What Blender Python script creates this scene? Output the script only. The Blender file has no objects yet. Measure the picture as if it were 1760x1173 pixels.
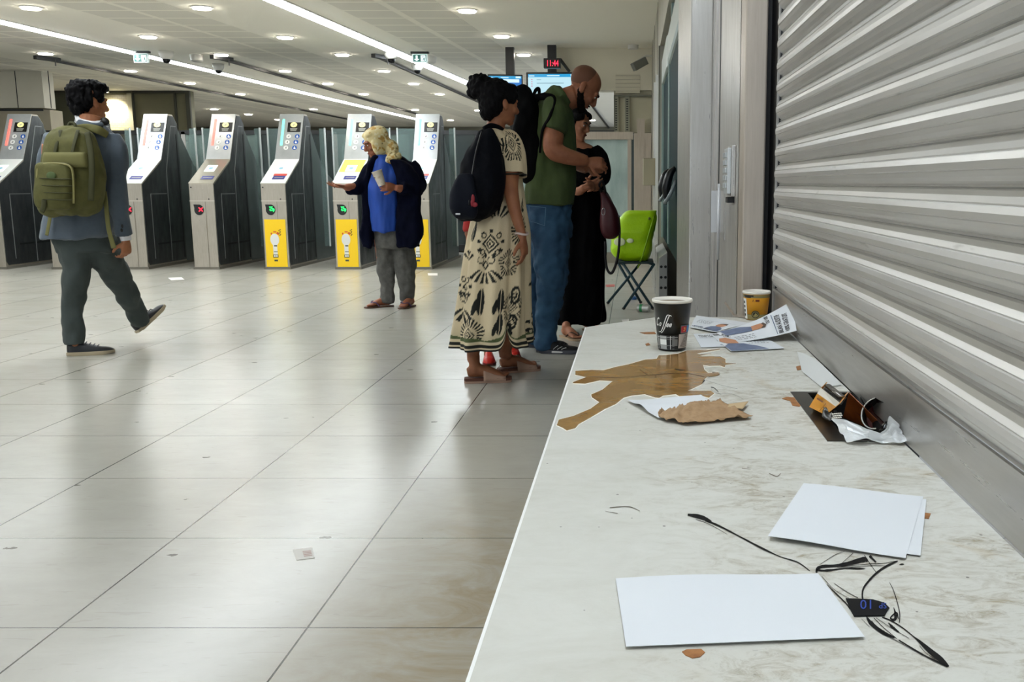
import bpy, bmesh, math, random
import numpy as np
from mathutils import Vector, Matrix, noise as mnoise
from mathutils.geometry import tessellate_polygon
random.seed(7)
sc = bpy.context.scene
COL = sc.collection
PI = math.pi
# ---------------------------------------------------------------- camera, world, exposure
F = 1650.0; CX = 1089.0; CY = 586.5; HC = 1.06; TH = math.atan(271.0/1650.0)
cam = bpy.data.cameras.new('camera'); camo = bpy.data.objects.new('camera', cam); COL.objects.link(camo)
cam.sensor_width = 36.0; cam.lens = F/1760*36; cam.shift_x = -(CX-880)/1760; cam.clip_start = .02
camo.location = (0, 0, HC); camo.rotation_euler = (PI/2-TH, 0, 0)
sc.camera = camo
w = bpy.data.worlds.new('world'); sc.world = w; w.use_nodes = True
w.node_tree.nodes['Background'].inputs[0].default_value = (.80, .90, 1.0, 1)
w.node_tree.nodes['Background'].inputs[1].default_value = .38
sc.view_settings.view_transform = 'Standard'; sc.view_settings.look = 'None'
sc.view_settings.exposure = 1.5; sc.view_settings.gamma = 1.0
sc.view_settings.use_curve_mapping = False
sc.cycles.max_bounces = 7; sc.cycles.transparent_max_bounces = 12; sc.cycles.sample_clamp_indirect = 4; sc.cycles.sample_clamp_direct = 12
E_LINE = 12.5; E_DOWN = 22.0

CT, ST = math.cos(TH), math.sin(TH)
def ray(x, y):
    a = (x-CX)/F; b = -(y-CY)/F
    return Vector((a, CT+ST*b, -ST+CT*b))
def on_z(x, y, z):
    r = ray(x, y); t = (z-HC)/r.z; return Vector((r.x*t, r.y*t, z))
def on_y(x, y, Y):
    r = ray(x, y); t = Y/r.y; return Vector((r.x*t, Y, HC+r.z*t))
def on_x(x, y, X):
    r = ray(x, y); t = X/r.x; return Vector((X, r.y*t, HC+r.z*t))
ZC = 2.81          # ceiling height
ZT = .68           # counter top height

# ---------------------------------------------------------------- materials
def lin(c):
    if isinstance(c, str):
        c = [int(c[i:i+2], 16)/255 for i in (0, 2, 4)]
        c = [(v/12.92 if v <= .04045 else ((v+.055)/1.055)**2.4) for v in c]
    return (c[0], c[1], c[2], 1)
MATS = {}
class N:
    def __init__(s, name):
        s.m = bpy.data.materials.new(name); s.m.use_nodes = True; s.t = s.m.node_tree
        s.b = s.t.nodes['Principled BSDF']
    def n(s, kind, **kw):
        nd = s.t.nodes.new(kind)
        for k, v in kw.items(): setattr(nd, k, v)
        return nd
    def l(s, a, b): s.t.links.new(a, b)
    def inp(s, sock, v):
        if hasattr(v, 'default_value') or hasattr(v, 'is_linked'): s.l(v, sock)
        else: sock.default_value = v
    def math(s, op, a, b=0, c=None):
        nd = s.n('ShaderNodeMath', operation=op)
        s.inp(nd.inputs[0], a); s.inp(nd.inputs[1], b)
        if c is not None: s.inp(nd.inputs[2], c)
        return nd.outputs[0]
    def co(s):
        if not hasattr(s, '_co'): s._co = s.n('ShaderNodeTexCoord').outputs['Object']
        return s._co
    def mapping(s, scale=(1, 1, 1), rot=(0, 0, 0), vec=None):
        nd = s.n('ShaderNodeMapping'); s.l(vec or s.co(), nd.inputs[0])
        nd.inputs['Scale'].default_value = scale; nd.inputs['Rotation'].default_value = rot
        return nd.outputs[0]
    def noise(s, scale, detail=4, rough=.55, vec=None, dist=0):
        nd = s.n('ShaderNodeTexNoise'); s.l(vec or s.co(), nd.inputs[0])
        nd.inputs['Scale'].default_value = scale; nd.inputs['Detail'].default_value = detail
        nd.inputs['Roughness'].default_value = rough; nd.inputs['Distortion'].default_value = dist
        return nd.outputs[0]
    def ramp(s, v, stops):
        nd = s.n('ShaderNodeValToRGB'); s.l(v, nd.inputs[0]); e = nd.color_ramp.elements
        while len(e) < len(stops): e.new(.5)
        for i, (p, c) in enumerate(stops): e[i].position = p; e[i].color = lin(c) if not isinstance(c, (int, float)) else (c, c, c, 1)
        return nd.outputs[0]
    def mix(s, f, a, b, mode='MIX'):
        nd = s.n('ShaderNodeMix', data_type='RGBA', blend_type=mode)
        s.inp(nd.inputs[0], f)
        for i, v in ((6, a), (7, b)):
            if isinstance(v, str) or isinstance(v, (tuple, list)): nd.inputs[i].default_value = lin(v)
            else: s.l(v, nd.inputs[i])
        return nd.outputs[2]
    def bump(s, h, st=.3, d=.01):
        nd = s.n('ShaderNodeBump'); nd.inputs['Strength'].default_value = st; nd.inputs['Distance'].default_value = d
        s.l(h, nd.inputs['Height']); s.l(nd.outputs[0], s.b.inputs['Normal'])
    def base(s, v):
        s.inp(s.b.inputs['Base Color'], lin(v) if isinstance(v, (str, tuple)) else v)
    def set(s, **kw):
        for k, v in kw.items(): s.inp(s.b.inputs[k.replace('_', ' ')], v)
def M(name, col='808080', rough=.6, metal=0, var=None, bump=None, emit=None, estr=1, trans=0, spec=None, alpha=None, sheen=0, ior=None, stretch=(1, 1, 1)):
    if name in MATS: return MATS[name]
    k = N(name); k.b.inputs['Roughness'].default_value = rough; k.b.inputs['Metallic'].default_value = metal
    if var:   # (scale, colour2, [lo, hi])
        lo, hi = (var[2], var[3]) if len(var) > 2 else (.35, .7)
        f = k.ramp(k.noise(var[0], 5, .6, k.mapping(stretch)), [(lo, 0.0), (hi, 1.0)])
        k.base(k.mix(f, col, var[1]))
    else: k.base(lin(col))
    if bump: k.bump(k.noise(bump[0], 4, .6, k.mapping(stretch)), bump[1], bump[2] if len(bump) > 2 else .01)
    if emit: k.b.inputs['Emission Color'].default_value = lin(emit); k.b.inputs['Emission Strength'].default_value = estr
    if trans: k.b.inputs['Transmission Weight'].default_value = trans
    if spec is not None: k.b.inputs['Specular IOR Level'].default_value = spec
    if alpha is not None: k.b.inputs['Alpha'].default_value = alpha
    if ior: k.b.inputs['IOR'].default_value = ior
    if sheen: k.b.inputs['Sheen Weight'].default_value = sheen
    MATS[name] = k.m; return k.m
def VM(name, rough=.7, sheen=0, bump=None):      # colour from the woven / printed pattern attribute
    if name in MATS: return MATS[name]
    k = N(name); a = k.n('ShaderNodeVertexColor', layer_name='print'); k.l(a.outputs[0], k.b.inputs['Base Color'])
    k.b.inputs['Roughness'].default_value = rough
    if bump: k.bump(k.noise(bump[0], 3), bump[1], .01)
    MATS[name] = k.m; return k.m

# ---------------------------------------------------------------- mesh helpers
def wloc(o):
    v = Vector((0, 0, 0))
    while o is not None: v = v+o.location; o = o.parent
    return v
def link(name, me, m, parent=None, loc=None):
    o = bpy.data.objects.new(name, me); COL.objects.link(o)
    if m is not None: me.materials.append(m)
    if parent is not None: o.parent = parent
    return o
def tag(o, label=None, cat=None, group=None, kind=None):
    for k, v in (('label', label), ('category', cat), ('group', group), ('kind', kind)):
        if v: o[k] = v
    return o
def thing(name, loc, label, cat, group=None):
    o = bpy.data.objects.new(name, None); COL.objects.link(o); o.location = loc; o.empty_display_size = .1
    return tag(o, label, cat, group)
def copy_tree(o, parent=None):
    c = o.copy(); COL.objects.link(c)
    if parent is not None: c.parent = parent
    for ch in [q for q in o.children]: copy_tree(ch, c)
    return c
def cr(pts, n=6):
    """Catmull-Rom through rows of numbers"""
    P = np.array(pts, float); out = []
    for i in range(len(P)-1):
        p0 = P[max(i-1, 0)]; p1 = P[i]; p2 = P[i+1]; p3 = P[min(i+2, len(P)-1)]
        for j in range(n):
            t = j/n
            out.append(.5*((2*p1)+(-p0+p2)*t+(2*p0-5*p1+4*p2-p3)*t*t+(-p0+3*p1-3*p2+p3)*t**3))
    out.append(P[-1]); return np.array(out)
class MB:
    def __init__(s): s.v = []; s.f = []
    def add(s, vs, fs):
        o = len(s.v); s.v += [tuple(v) for v in vs]; s.f += [tuple(i+o for i in f) for f in fs]; return s
    def box(s, x0, x1, y0, y1, z0, z1):
        return s.add([(x0, y0, z0), (x1, y0, z0), (x1, y1, z0), (x0, y1, z0), (x0, y0, z1), (x1, y0, z1), (x1, y1, z1), (x0, y1, z1)],
                     [(0, 3, 2, 1), (4, 5, 6, 7), (0, 1, 5, 4), (1, 2, 6, 5), (2, 3, 7, 6), (3, 0, 4, 7)])
    def obox(s, c, ax, ay, az, hx, hy, hz):
        c = Vector(c); vs = []
        for k in (-1, 1):
            for (i, j) in ((-1, -1), (1, -1), (1, 1), (-1, 1)): vs.append(c+ax*i*hx+ay*j*hy+az*k*hz)
        return s.add(vs, [(0, 3, 2, 1), (4, 5, 6, 7), (0, 1, 5, 4), (1, 2, 6, 5), (2, 3, 7, 6), (3, 0, 4, 7)])
    def bar(s, a, b, wd, th, up=(0, 0, 1)):
        a = Vector(a); b = Vector(b); d = (b-a); L = d.length; d.normalize()
        x = d.cross(Vector(up)); x = x.normalized() if x.length > 1e-4 else Vector((1, 0, 0)); u = x.cross(d)
        return s.obox((a+b)/2, x, d, u, wd/2, L/2, th/2)
    def rings(s, rs, cap=True, close=True):
        n = len(rs[0]); o = len(s.v)
        for r in rs: s.v += [tuple(p) for p in r]
        for i in range(len(rs)-1):
            for j in range(n if close else n-1):
                a = o+i*n+j; b = o+i*n+(j+1) % n; s.f.append((a, b, b+n, a+n))
        if cap: s.f.append(tuple(range(o+n-1, o-1, -1))); e = o+(len(rs)-1)*n; s.f.append(tuple(range(e, e+n)))
        return s
    def tube(s, pts, r, n=10, cap=True, flat=1.0, up=(0, 0, 1), smooth=0):
        """pts: positions; r: radius or list; flat = second radius ratio (or list)"""
        P = [Vector(p) for p in pts]; R = list(r) if hasattr(r, '__len__') else [r]*len(P)
        Fl = list(flat) if hasattr(flat, '__len__') else [flat]*len(P)
        if smooth:
            A = cr([list(p)+[q, g] for p, q, g in zip(P, R, Fl)], smooth); P = [Vector(a[:3]) for a in A]; R = list(A[:, 3]); Fl = list(A[:, 4])
        rs = []; x = None
        for i, p in enumerate(P):
            d = (P[min(i+1, len(P)-1)]-P[max(i-1, 0)]).normalized()
            if x is None:
                u = Vector(up); x = u.cross(d)
                if x.length < .05: x = Vector((1, 0, 0)).cross(d)
                if x.length < .05: x = Vector((0, 1, 0)).cross(d)
            x = (x-d*x.dot(d)).normalized(); y = d.cross(x)
            rs.append([p+x*(math.cos(t)*R[i])+y*(math.sin(t)*R[i]*Fl[i]) for t in [2*PI*k/n for k in range(n)]])
        return s.rings(rs, cap)
    def lathe(s, prof, n=32, c=(0, 0, 0), cap=False):
        rs = [[(c[0]+r*math.cos(2*PI*k/n), c[1]+r*math.sin(2*PI*k/n), c[2]+z) for k in range(n)] for r, z in prof]
        return s.rings(rs, cap)
    def prism(s, poly, y0, y1, plane='xz'):
        """poly in 2D extruded along third axis"""
        def p3(a, b, t): return {'xz': (a, t, b), 'xy': (a, b, t), 'yz': (t, a, b)}[plane]
        n = len(poly); vs = [p3(a, b, y0) for a, b in poly]+[p3(a, b, y1) for a, b in poly]
        fs = [(i, (i+1) % n, n+(i+1) % n, n+i) for i in range(n)]
        tris = tessellate_polygon([[Vector((a, b, 0)) for a, b in poly]])
        fs += [tuple(t) for t in tris]+[tuple(n+i for i in reversed(t)) for t in tris]
        return s.add(vs, fs)
    def blob(s, c, r, nu=16, nv=10, rot=None):
        c = Vector(c); r = Vector(r) if hasattr(r, '__len__') else Vector((r, r, r)); rs = []
        for i in range(nv+1):
            a = PI*(i+.02 if i == 0 else (i-.02 if i == nv else i))/nv
            ring = []
            for j in range(nu):
                b = 2*PI*j/nu; v = Vector((r.x*math.sin(a)*math.cos(b), r.y*math.sin(a)*math.sin(b), -r.z*math.cos(a)))
                if rot is not None: v = rot @ v
                ring.append(c+v)
            rs.append(ring)
        return s.rings(rs, True)
    def grid(s, fn, nu, nv, close=False):
        o = len(s.v)
        for i in range(nv+1):
            for j in range(nu if close else nu+1): s.v.append(tuple(fn(j/nu, i/nv)))
        m = nu if close else nu+1
        for i in range(nv):
            for j in range(nu):
                a = o+i*m+j; b = o+i*m+(j+1) % m; s.f.append((a, b, b+m, a+m))
        return s
    def mesh(s, name, origin=Vector((0, 0, 0))):
        me = bpy.data.meshes.new(name)
        me.from_pydata([(v[0]-origin[0], v[1]-origin[1], v[2]-origin[2]) for v in s.v], [], s.f)
        bm = bmesh.new(); bm.from_mesh(me); bmesh.ops.recalc_face_normals(bm, faces=bm.faces); bm.to_mesh(me); bm.free()
        me.update(); return me
    def build(s, name, m, parent=None, smooth=False, bevel=0, solid=0, local=False, origin=None, sub=0, angle=None):
        """vertices are in world coordinates unless local; the object's origin is its own base point"""
        if parent is None and not local:
            V = np.array(s.v); og = Vector(((V[:, 0].min()+V[:, 0].max())/2, (V[:, 1].min()+V[:, 1].max())/2, V[:, 2].min())) if origin is None else Vector(origin)
        elif local: og = Vector((0, 0, 0))
        else: og = wloc(parent)
        me = s.mesh(name, og); o = link(name, me, m, parent)
        if parent is None and not local: o.location = og
        if smooth:
            me.polygons.foreach_set('use_smooth', [True]*len(me.polygons))
            if angle: 
                try: me.set_sharp_from_angle(angle=math.radians(angle))
                except Exception: pass
        if solid: md = o.modifiers.new('solid', 'SOLIDIFY'); md.thickness = solid; md.offset = 0
        if bevel: md = o.modifiers.new('bevel', 'BEVEL'); md.width = bevel; md.segments = 2; md.limit_method = 'ANGLE'
        if sub: md = o.modifiers.new('sub', 'SUBSURF'); md.levels = sub; md.render_levels = sub
        return o
def st(o): o['kind'] = 'structure'; return o
def text_mesh(txt, size, shear=0, sx=1.0, extrude=0.0, bold=0.0):
    """returns (verts, faces) flat letters in xy, origin bottom-left"""
    cu = bpy.data.curves.new('t', 'FONT'); cu.body = txt; cu.size = size; cu.shear = shear; cu.offset = bold; cu.resolution_u = 3
    ob = bpy.data.objects.new('t', cu); COL.objects.link(ob)
    dg = bpy.context.evaluated_depsgraph_get(); me = bpy.data.meshes.new_from_object(ob.evaluated_get(dg))
    vs = [(v.co.x*sx, v.co.y) for v in me.vertices]; fs = [tuple(p.vertices) for p in me.polygons]
    bpy.data.objects.remove(ob); bpy.data.curves.remove(cu); bpy.data.meshes.remove(me)
    return vs, fs
def put_text(mb, txt, size, fn, **kw):
    vs, fs = text_mesh(txt, size, **kw); mb.add([fn(a, b) for a, b in vs], fs)

# ---------------------------------------------------------------- shared surfaces
def brushed(name, c1, c2, rough, metal, stretch, scale=9, bump=.05):
    if name in MATS: return MATS[name]
    k = N(name); v = k.mapping(stretch); n1 = k.noise(scale, 6, .65, v); n2 = k.noise(2.2, 4, .6)
    f = k.math('ADD', k.math('MULTIPLY', n1, .5), k.math('MULTIPLY', n2, .5))
    k.base(k.mix(k.ramp(f, [(.35, 0.0), (.68, 1.0)]), c1, c2)); k.set(Metallic=metal)
    k.l(k.ramp(n1, [(.3, max(rough-.1, .05)), (.7, rough+.12)]), k.b.inputs['Roughness']); k.bump(n1, bump, .004)
    MATS[name] = k.m; return k.m
STEEL = brushed('steel_vertical', 'c6c3be', 'b3afa8', .34, .55, (9, 9, .6))
STEELW = brushed('steel_warm', 'bdb2a4', 'aa9e91', .42, .45, (9, 9, .5))
STEELG = brushed('steel_gate', 'bcb4a6', 'a9a193', .36, .75, (8, 8, .8))
STEEL_SHADED = brushed('steel_side_shaded', '5c5f60', '3f4243', .38, .8, (2, 2, .7), 5)  # gate steel again, with the dimmer reflection of the sides put into the colour
WHITE = M('white_enamel', 'e6e6e2', .4)
BLACK = M('black_plastic', '0b0b0c', .45)
DKGREY = M('dark_grey', '2a2b2c', .55)
GREY = M('mid_grey', '85857f', .6)
# ================================================================ FLOOR
def floor_mat():
    k = N('floor_tiles'); c = k.co(); sx = k.n('ShaderNodeSeparateXYZ'); k.l(c, sx.inputs[0])
    gx = k.math('DIVIDE', k.math('ADD', sx.outputs[0], .788+60), .6); gy = k.math('DIVIDE', k.math('ADD', sx.outputs[1], -2.176+59.5), .595)
    fx = k.math('FRACT', gx); fy = k.math('FRACT', gy)
    def edge(f, wd): return k.math('SUBTRACT', 1, k.math('MULTIPLY', k.math('GREATER_THAN', f, wd), k.math('LESS_THAN', f, 1-wd)))
    g = k.math('MAXIMUM', edge(fx, .0042), edge(fy, .0032))
    cb = k.n('ShaderNodeCombineXYZ'); k.l(k.math('FLOOR', gx), cb.inputs[0]); k.l(k.math('FLOOR', gy), cb.inputs[1])
    wn = k.n('ShaderNodeTexWhiteNoise'); k.l(cb.outputs[0], wn.inputs[0])
    n1 = k.noise(1.6, 6, .62); n2 = k.noise(4, 7, .7, k.mapping((1, 2.0, 1), (0, 0, .5)), .5); n3 = k.noise(38, 3, .6)
    f = k.math('ADD', k.math('ADD', k.math('MULTIPLY', n1, .5), k.math('MULTIPLY', n2, .5)), k.math('MULTIPLY', k.math('SUBTRACT', wn.outputs[0], .5), .10))
    col = k.mix(k.ramp(f, [(.30, 0.0), (.72, 1.0)]), 'aeaba1', 'bebbb2')
    # worn brown dirt along the foot of the counter
    dm = k.ramp(k.math('SUBTRACT', sx.outputs[0], k.math('MULTIPLY', k.math('SUBTRACT', n1, .5), 1.6)), [(.0, 0.0), (1.0, 1.0)])
    dx = k.math('MULTIPLY_ADD', sx.outputs[0], 2.4, 2.1); dy = k.math('MULTIPLY_ADD', sx.outputs[1], -.9, 3.1)
    dirt = k.math('MULTIPLY', k.math('MINIMUM', k.math('MAXIMUM', dx, 0), 1), k.math('MINIMUM', k.math('MAXIMUM', dy, 0), 1))
    dirt = k.math('MULTIPLY', dirt, k.ramp(k.noise(3.2, 7, .68, k.mapping((1, 1.8, 1), (0, 0, .9)), 1.4), [(.30, 0.15), (.62, 1.0)]))
    col = k.mix(k.math('MULTIPLY', dirt, .85), col, '9a8768')
    # small dark specks and scuffs
    vo = k.n('ShaderNodeTexVoronoi'); k.l(k.mapping((1, 1.7, 1), (0, 0, .4)), vo.inputs[0]); vo.inputs['Scale'].default_value = 3.1
    spk = k.math('MULTIPLY', k.math('LESS_THAN', k.math('MULTIPLY_ADD', k.math('SUBTRACT', n3, .5), .12, vo.outputs['Distance']), .055), k.math('GREATER_THAN', n2, .43))
    col = k.mix(k.math('MULTIPLY', spk, .7), col, '4a443c')
    sc2 = k.ramp(k.noise(5, 2, .4, k.mapping((1, 6, 1), (0, 0, 1.1)), 2.5), [(.66, 0.0), (.70, 1.0)])
    col = k.mix(k.math('MULTIPLY', sc2, .10), col, '6c6457')
    col = k.mix(g, col, '2c2a27'); k.base(col)
    k.b.inputs['Roughness'].default_value = .25
    k.b.inputs['Specular IOR Level'].default_value = .6
    k.bump(k.math('SUBTRACT', 1, g), .18, .004); return k.m
st(MB().box(-17, 1.2, -3, 31, -.12, 0).build('floor', floor_mat(), origin=(0, 0, 0)))

# ================================================================ CEILING
def ceil_mat():
    k = N('ceiling_panels'); c = k.co(); sx = k.n('ShaderNodeSeparateXYZ'); k.l(c, sx.inputs[0])
    s = k.math('MULTIPLY_ADD', sx.outputs[1], -.066, sx.outputs[0]); v = k.math('FRACT', k.math('DIVIDE', k.math('ADD', sx.outputs[1], 50), .46))
    row = k.math('MULTIPLY', k.math('GREATER_THAN', v, .07), k.math('LESS_THAN', v, .93))
    tot = None
    for a, b in ((-3.66, -3.16), (-3.08, -2.56), (-6.36, -5.84), (-5.77, -5.26), (-8.75, -8.3), (-8.22, -7.82), (-10.9, -10.4), (-10.3, -9.8)):
        q = k.math('MULTIPLY', k.math('GREATER_THAN', s, a), k.math('LESS_THAN', s, b)); tot = q if tot is None else k.math('ADD', tot, q)
    f = k.math('MULTIPLY', tot, row)
    # perforations: rows of tiny round holes
    def hole(ch, p): return k.math('ABSOLUTE', k.math('SUBTRACT', k.math('FRACT', k.math('DIVIDE', k.math('ADD', ch, 50), p)), .5))
    hx = hole(s, .021); hy = hole(sx.outputs[1], .021)
    h = k.math('LESS_THAN', k.math('ADD', k.math('MULTIPLY', hx, hx), k.math('MULTIPLY', hy, hy)), .055)
    dens = k.math('MULTIPLY', f, k.math('MULTIPLY_ADD', h, .36, .12))
    base = k.mix(k.ramp(k.noise(.5, 3), [(.3, 0.0), (.7, 1.0)]), 'f0ece0', 'f4f0e4')
    col = k.mix(dens, base, '3f3b35'); k.base(col); k.set(Roughness=.8)
    return k.m
CM = ceil_mat()
st(MB().box(-17, 1.2, -3, 31, ZC, ZC+.12).build('ceiling', CM, origin=(0, 0, 0)))
EM_LINE = M('tube_light_diffuser', 'ffffff', .5, emit='f4fbff', estr=E_LINE)
EM_DOWN = M('downlight_diffuser', 'ffffff', .5, emit='fff6e6', estr=E_DOWN)
def ceil_line(p0, p1, Ya, Yb):
    a = on_z(*p0, ZC); b = on_z(*p1, ZC); d = (b-a)/(b.y-a.y)
    return a+d*(Ya-a.y), a+d*(Yb-a.y)
for i, (p0, p1, Yb, lb) in enumerate((((0, 35), (720, 205), 27.5, 'long recessed white light strip on the left, over the red lit gates'),
                                     ((475, 0), (800, 140), 19.0, 'long recessed white light strip on the right, ending above the woman with the bun'))):
    a, b = ceil_line(p0, p1, 2.2, Yb)
    t = thing('strip_light', (a.x, a.y, ZC), lb, 'light')
    up = Vector((0, 0, 1)); dd = Vector((0, 0, -.006))
    MB().bar(a+dd*1.8, b+dd*1.8, .15, .022).build('diffuser', EM_LINE, t)
    m = MB(); x = (b-a).normalized().cross(up)*.085
    m.bar(a+x+dd*1.2, b+x+dd*1.2, .02, .016).bar(a-x+dd*1.2, b-x+dd*1.2, .02, .016); m.build('trim_rail', WHITE, t)
DL = [(53, 12), (347, 12), (803, 17), (255, 62), (490, 63), (862, 61), (78, 91), (380, 93), (588, 93), (900, 93), (224, 121), (490, 121), (660, 121),
      (326, 142), (563, 143), (711, 143), (413, 161), (625, 161), (756, 161), (368, 187), (539, 187), (713, 188), (822, 189), (427, 196), (478, 205), (687, 219), (774, 206), (1018, 206)]
base = thing('downlight', (0, 0, ZC), 'x', 'light', 'round downlights in the ceiling')
MB().lathe([(.086, -.001), (.086, -.022), (.001, -.022)], 20).build('lamp_disc', EM_DOWN, base, local=True)
MB().lathe([(.088, 0), (.088, -.012), (.104, -.010), (.106, 0)], 24).build('ring', M('lamp_ring', 'd8d6d0', .4), base, local=True)
near = {0: 'large round downlight at the far left, above the left strip light', 1: 'round downlight at the top, between the two strip lights, left of the right strip',
        2: 'topmost round downlight to the right of the right strip light', 3: 'round downlight just right of the left strip light, above the exit sign',
        4: 'round downlight midway between the strips, second row, left of the right strip', 5: 'round downlight above the departure screens, right of the right strip',
        6: 'round downlight beside the start of the left cable track', 7: 'round downlight near the dome cameras and start of the middle track',
        8: 'round downlight between middle and right cable tracks, third row', 9: 'round downlight just above the hanging screens and clock',
        10: 'round downlight below the left exit sign', 11: 'round downlight in the fourth row over the green lit gates', 12: 'round downlight below the dome camera on the right track'}
lights = list(DL)
for i, (x, y) in enumerate(lights):
    p = on_z(x, y, ZC); o = base if i == 0 else copy_tree(base); o.location = (p.x, p.y, ZC)
    o['label'] = near.get(i, 'small far round downlight in the deep part of the hall ceiling')
for (X, Y) in ((-5.6, 6.2), (-7.2, 7.4), (-5.3, 4.0), (-5.0, 1.6), (-1.3, .2)):
    o = copy_tree(base); o.location = (X, Y, ZC); o['label'] = 'round downlight in the near hall ceiling above the camera'
for (xa_, ya_, yb_, lb) in ((.08, -1.0, 2.6, 'short unseen strip light added above the near end of the counter to brighten it'),):  # strip added out of view to brighten the counter
    t = thing('strip_light', (xa_, ya_, ZC), lb, 'light')
    MB().box(xa_-.07, xa_+.07, ya_, yb_, ZC-.012, ZC).build('diffuser', M('counter_fill_diffuser', 'ffffff', .5, emit='e9f4ff', estr=10), t)
    MB().box(xa_-.09, xa_-.07, ya_, yb_, ZC-.016, ZC).box(xa_+.07, xa_+.09, ya_, yb_, ZC-.016, ZC).build('trim_rail', WHITE, t)
# dark cable tracks hanging just below the ceiling
for (p0, p1, hook, lb) in (((65, 99), (602, 206), (74, 112), 'thin black cable track over the left gates'), ((368, 98), (737, 202), (375, 110), 'thin black cable track in the middle, parallel to the left strip light'),
                     ((645, 96), (824, 176), (667, 112), 'thin black cable track crossing below the right strip light'), ((1003, 162), (1048, 222), None, 'short black cable track behind the bald man')):
    a = on_z(*p0, ZC-.03); b = on_z(*p1, ZC-.03); t = thing('cable_track', a, lb, 'track')
    MB().bar(a, b, .045, .03).build('rail', BLACK, t)
    if hook:
        m = MB(); m.tube([a+Vector((.12, .2, 0)), a+Vector((.12, .2, -.09))], .008, 6); m.bar(a+Vector((-.02, -.03, 0)), a+Vector((.12, .3, 0)), .07, .05); m.build('bracket', DKGREY, t)
# dome cameras
dome = thing('dome_camera', (0, 0, 0), 'x', 'camera')
MB().lathe([(.001, 0), (.095, 0), (.09, -.05), (.066, -.10), (.05, -.105)], 24).build('housing', M('camera_white', 'cfcdc6', .4), dome, smooth=True, local=True)
MB().lathe([(.052, -.098), (.05, -.125), (.034, -.15), (.001, -.16)], 24).build('lens_dome', M('lens_black', '060608', .12), dome, smooth=True, local=True)
for i, (x, y, s, lb) in enumerate(((285, 88, 1, 'white dome camera beside the left exit sign, on the strip light'), (375, 110, .9, 'white dome camera hanging at the start of the middle track'),
        (672, 88, 1, 'white dome camera at the start of the right cable track'), (717, 110, .9, 'white dome camera right below the right exit sign'), (1063, 93, .85, 'small white dome camera on the bulkhead above the grille, left one'))):
    p = on_z(x, y, ZC); o = dome if i == 0 else copy_tree(dome); o.location = (p.x, p.y, ZC); o.scale = (s, s, s); o['label'] = lb
for (x, y, lb) in ((338, 94, 'plain white ceiling speaker cone between two dome cameras'), (739, 97, 'plain white ceiling speaker cone behind the right exit sign')):
    p = on_z(x, y, ZC); tag(MB().lathe([(.001, 0), (.09, 0), (.082, -.08), (.05, -.10), (.001, -.1)], 20, p).build('ceiling_speaker', M('camera_white'), smooth=True, angle=40), lb, 'speaker')
# exit signs
def exit_sign(x, y0, x2, y2, bright, lb):
    Y = on_z((x+x2)/2, y0-4, ZC).y; a = on_y(x, y0, Y); b = on_y(x2, y2, Y)
    t = thing('exit_sign', ((a.x+b.x)/2, Y, a.z), lb, 'sign'); xm = (a.x+b.x)/2; W = b.x-a.x; Hh = a.z-b.z
    MB().box(a.x, b.x, Y-.02, Y+.02, b.z, a.z).build('lamp_case', M('sign_white', 'e8f4f2', .4, emit='d9f4f2', estr=.10), t, bevel=.004)
    MB().box(a.x+.012, b.x-.012, Y-.024, Y-.02, b.z+.012, a.z-.012).build('green_panel', M('sign_green', '0b4f46', .4, emit='12806e', estr=.05), t)
    m = MB(); y = Y-.026; cx = a.x+W*.30; cz = (a.z+b.z)/2
    m.prism([(cx-.012, cz+Hh*.3), (cx+.012, cz+Hh*.3), (cx+.012, cz-.01), (cx+.035, cz-.01), (cx, cz-Hh*.33), (cx-.035, cz-.01), (cx-.012, cz-.01)], y, y+.003)
    dx = a.x+W*.72; m.prism([(dx-.03, cz-Hh*.33), (dx-.03, cz+Hh*.33), (dx+.035, cz+Hh*.33), (dx+.035, cz-Hh*.33), (dx+.022, cz-Hh*.33), (dx+.022, cz+Hh*.2), (dx-.018, cz+Hh*.2), (dx-.018, cz-Hh*.33)], y, y+.003)
    m.blob((dx+.002, y, cz+.03), (.010, .003, .010), 10, 6); m.bar((dx, y, cz+.018), (dx-.004, y, cz-.02), .014, .004, (0, 1, 0)).bar((dx-.002, y, cz-.02), (dx-.016, y, cz-.05), .009, .004, (0, 1, 0)).bar((dx, y, cz-.02), (dx+.014, y, cz-.045), .009, .004, (0, 1, 0)).bar((dx-.018, y, cz), (dx+.02, y, cz+.014), .008, .004, (0, 1, 0))
    m.build('pictogram', M('sign_glyph', 'ffffff', .4, emit='c8fbff', estr=.3), t)
    MB().box(a.x-.02, b.x+.02, Y-.03, Y+.03, a.z+.004, ZC).build('mount', DKGREY if not bright else BLACK, t)
exit_sign(230, 92, 256, 108, 0, 'green and white exit sign with arrow hanging below the left strip light')
exit_sign(709, 93, 735, 108, 1, 'exit sign glowing pale green under the right strip light')

# ================================================================ WALLS behind the gates
WP = M('wall_panel_cream', 'd8d3c4', .6, var=(.8, 'cdc8b8')); WPD = M('wall_panel_dark', 'aba28e', .6, var=(1.2, '9c9480')); GLZ = M('greenish_panel', '5b5e4f', .5, var=(1.5, '4b4e42'))
XL = on_z(103, 128, ZC).x; YL = 15.6
m = MB(); zb = 2.24
m.box(-17, XL, YL, YL+.3, zb, ZC); st(m.build('wall_left_panel', WP))
m = MB().box(-17, XL+.1, YL-.04, YL+.3, 0, zb-.03); st(m.build('wall_left_lower', WPD))
m = MB()
for x in (28, 85): p = on_y(x, 150, YL); m.box(p.x-.006, p.x+.006, YL-.004, YL, zb, ZC)
m.box(-17, XL, YL-.05, YL-.04, zb-.05, zb-.02); st(m.build('trim_1', DKGREY))
Y2 = 18.9
def xa(x, Y): return (x-CX)/F*(Y*CT)
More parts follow.
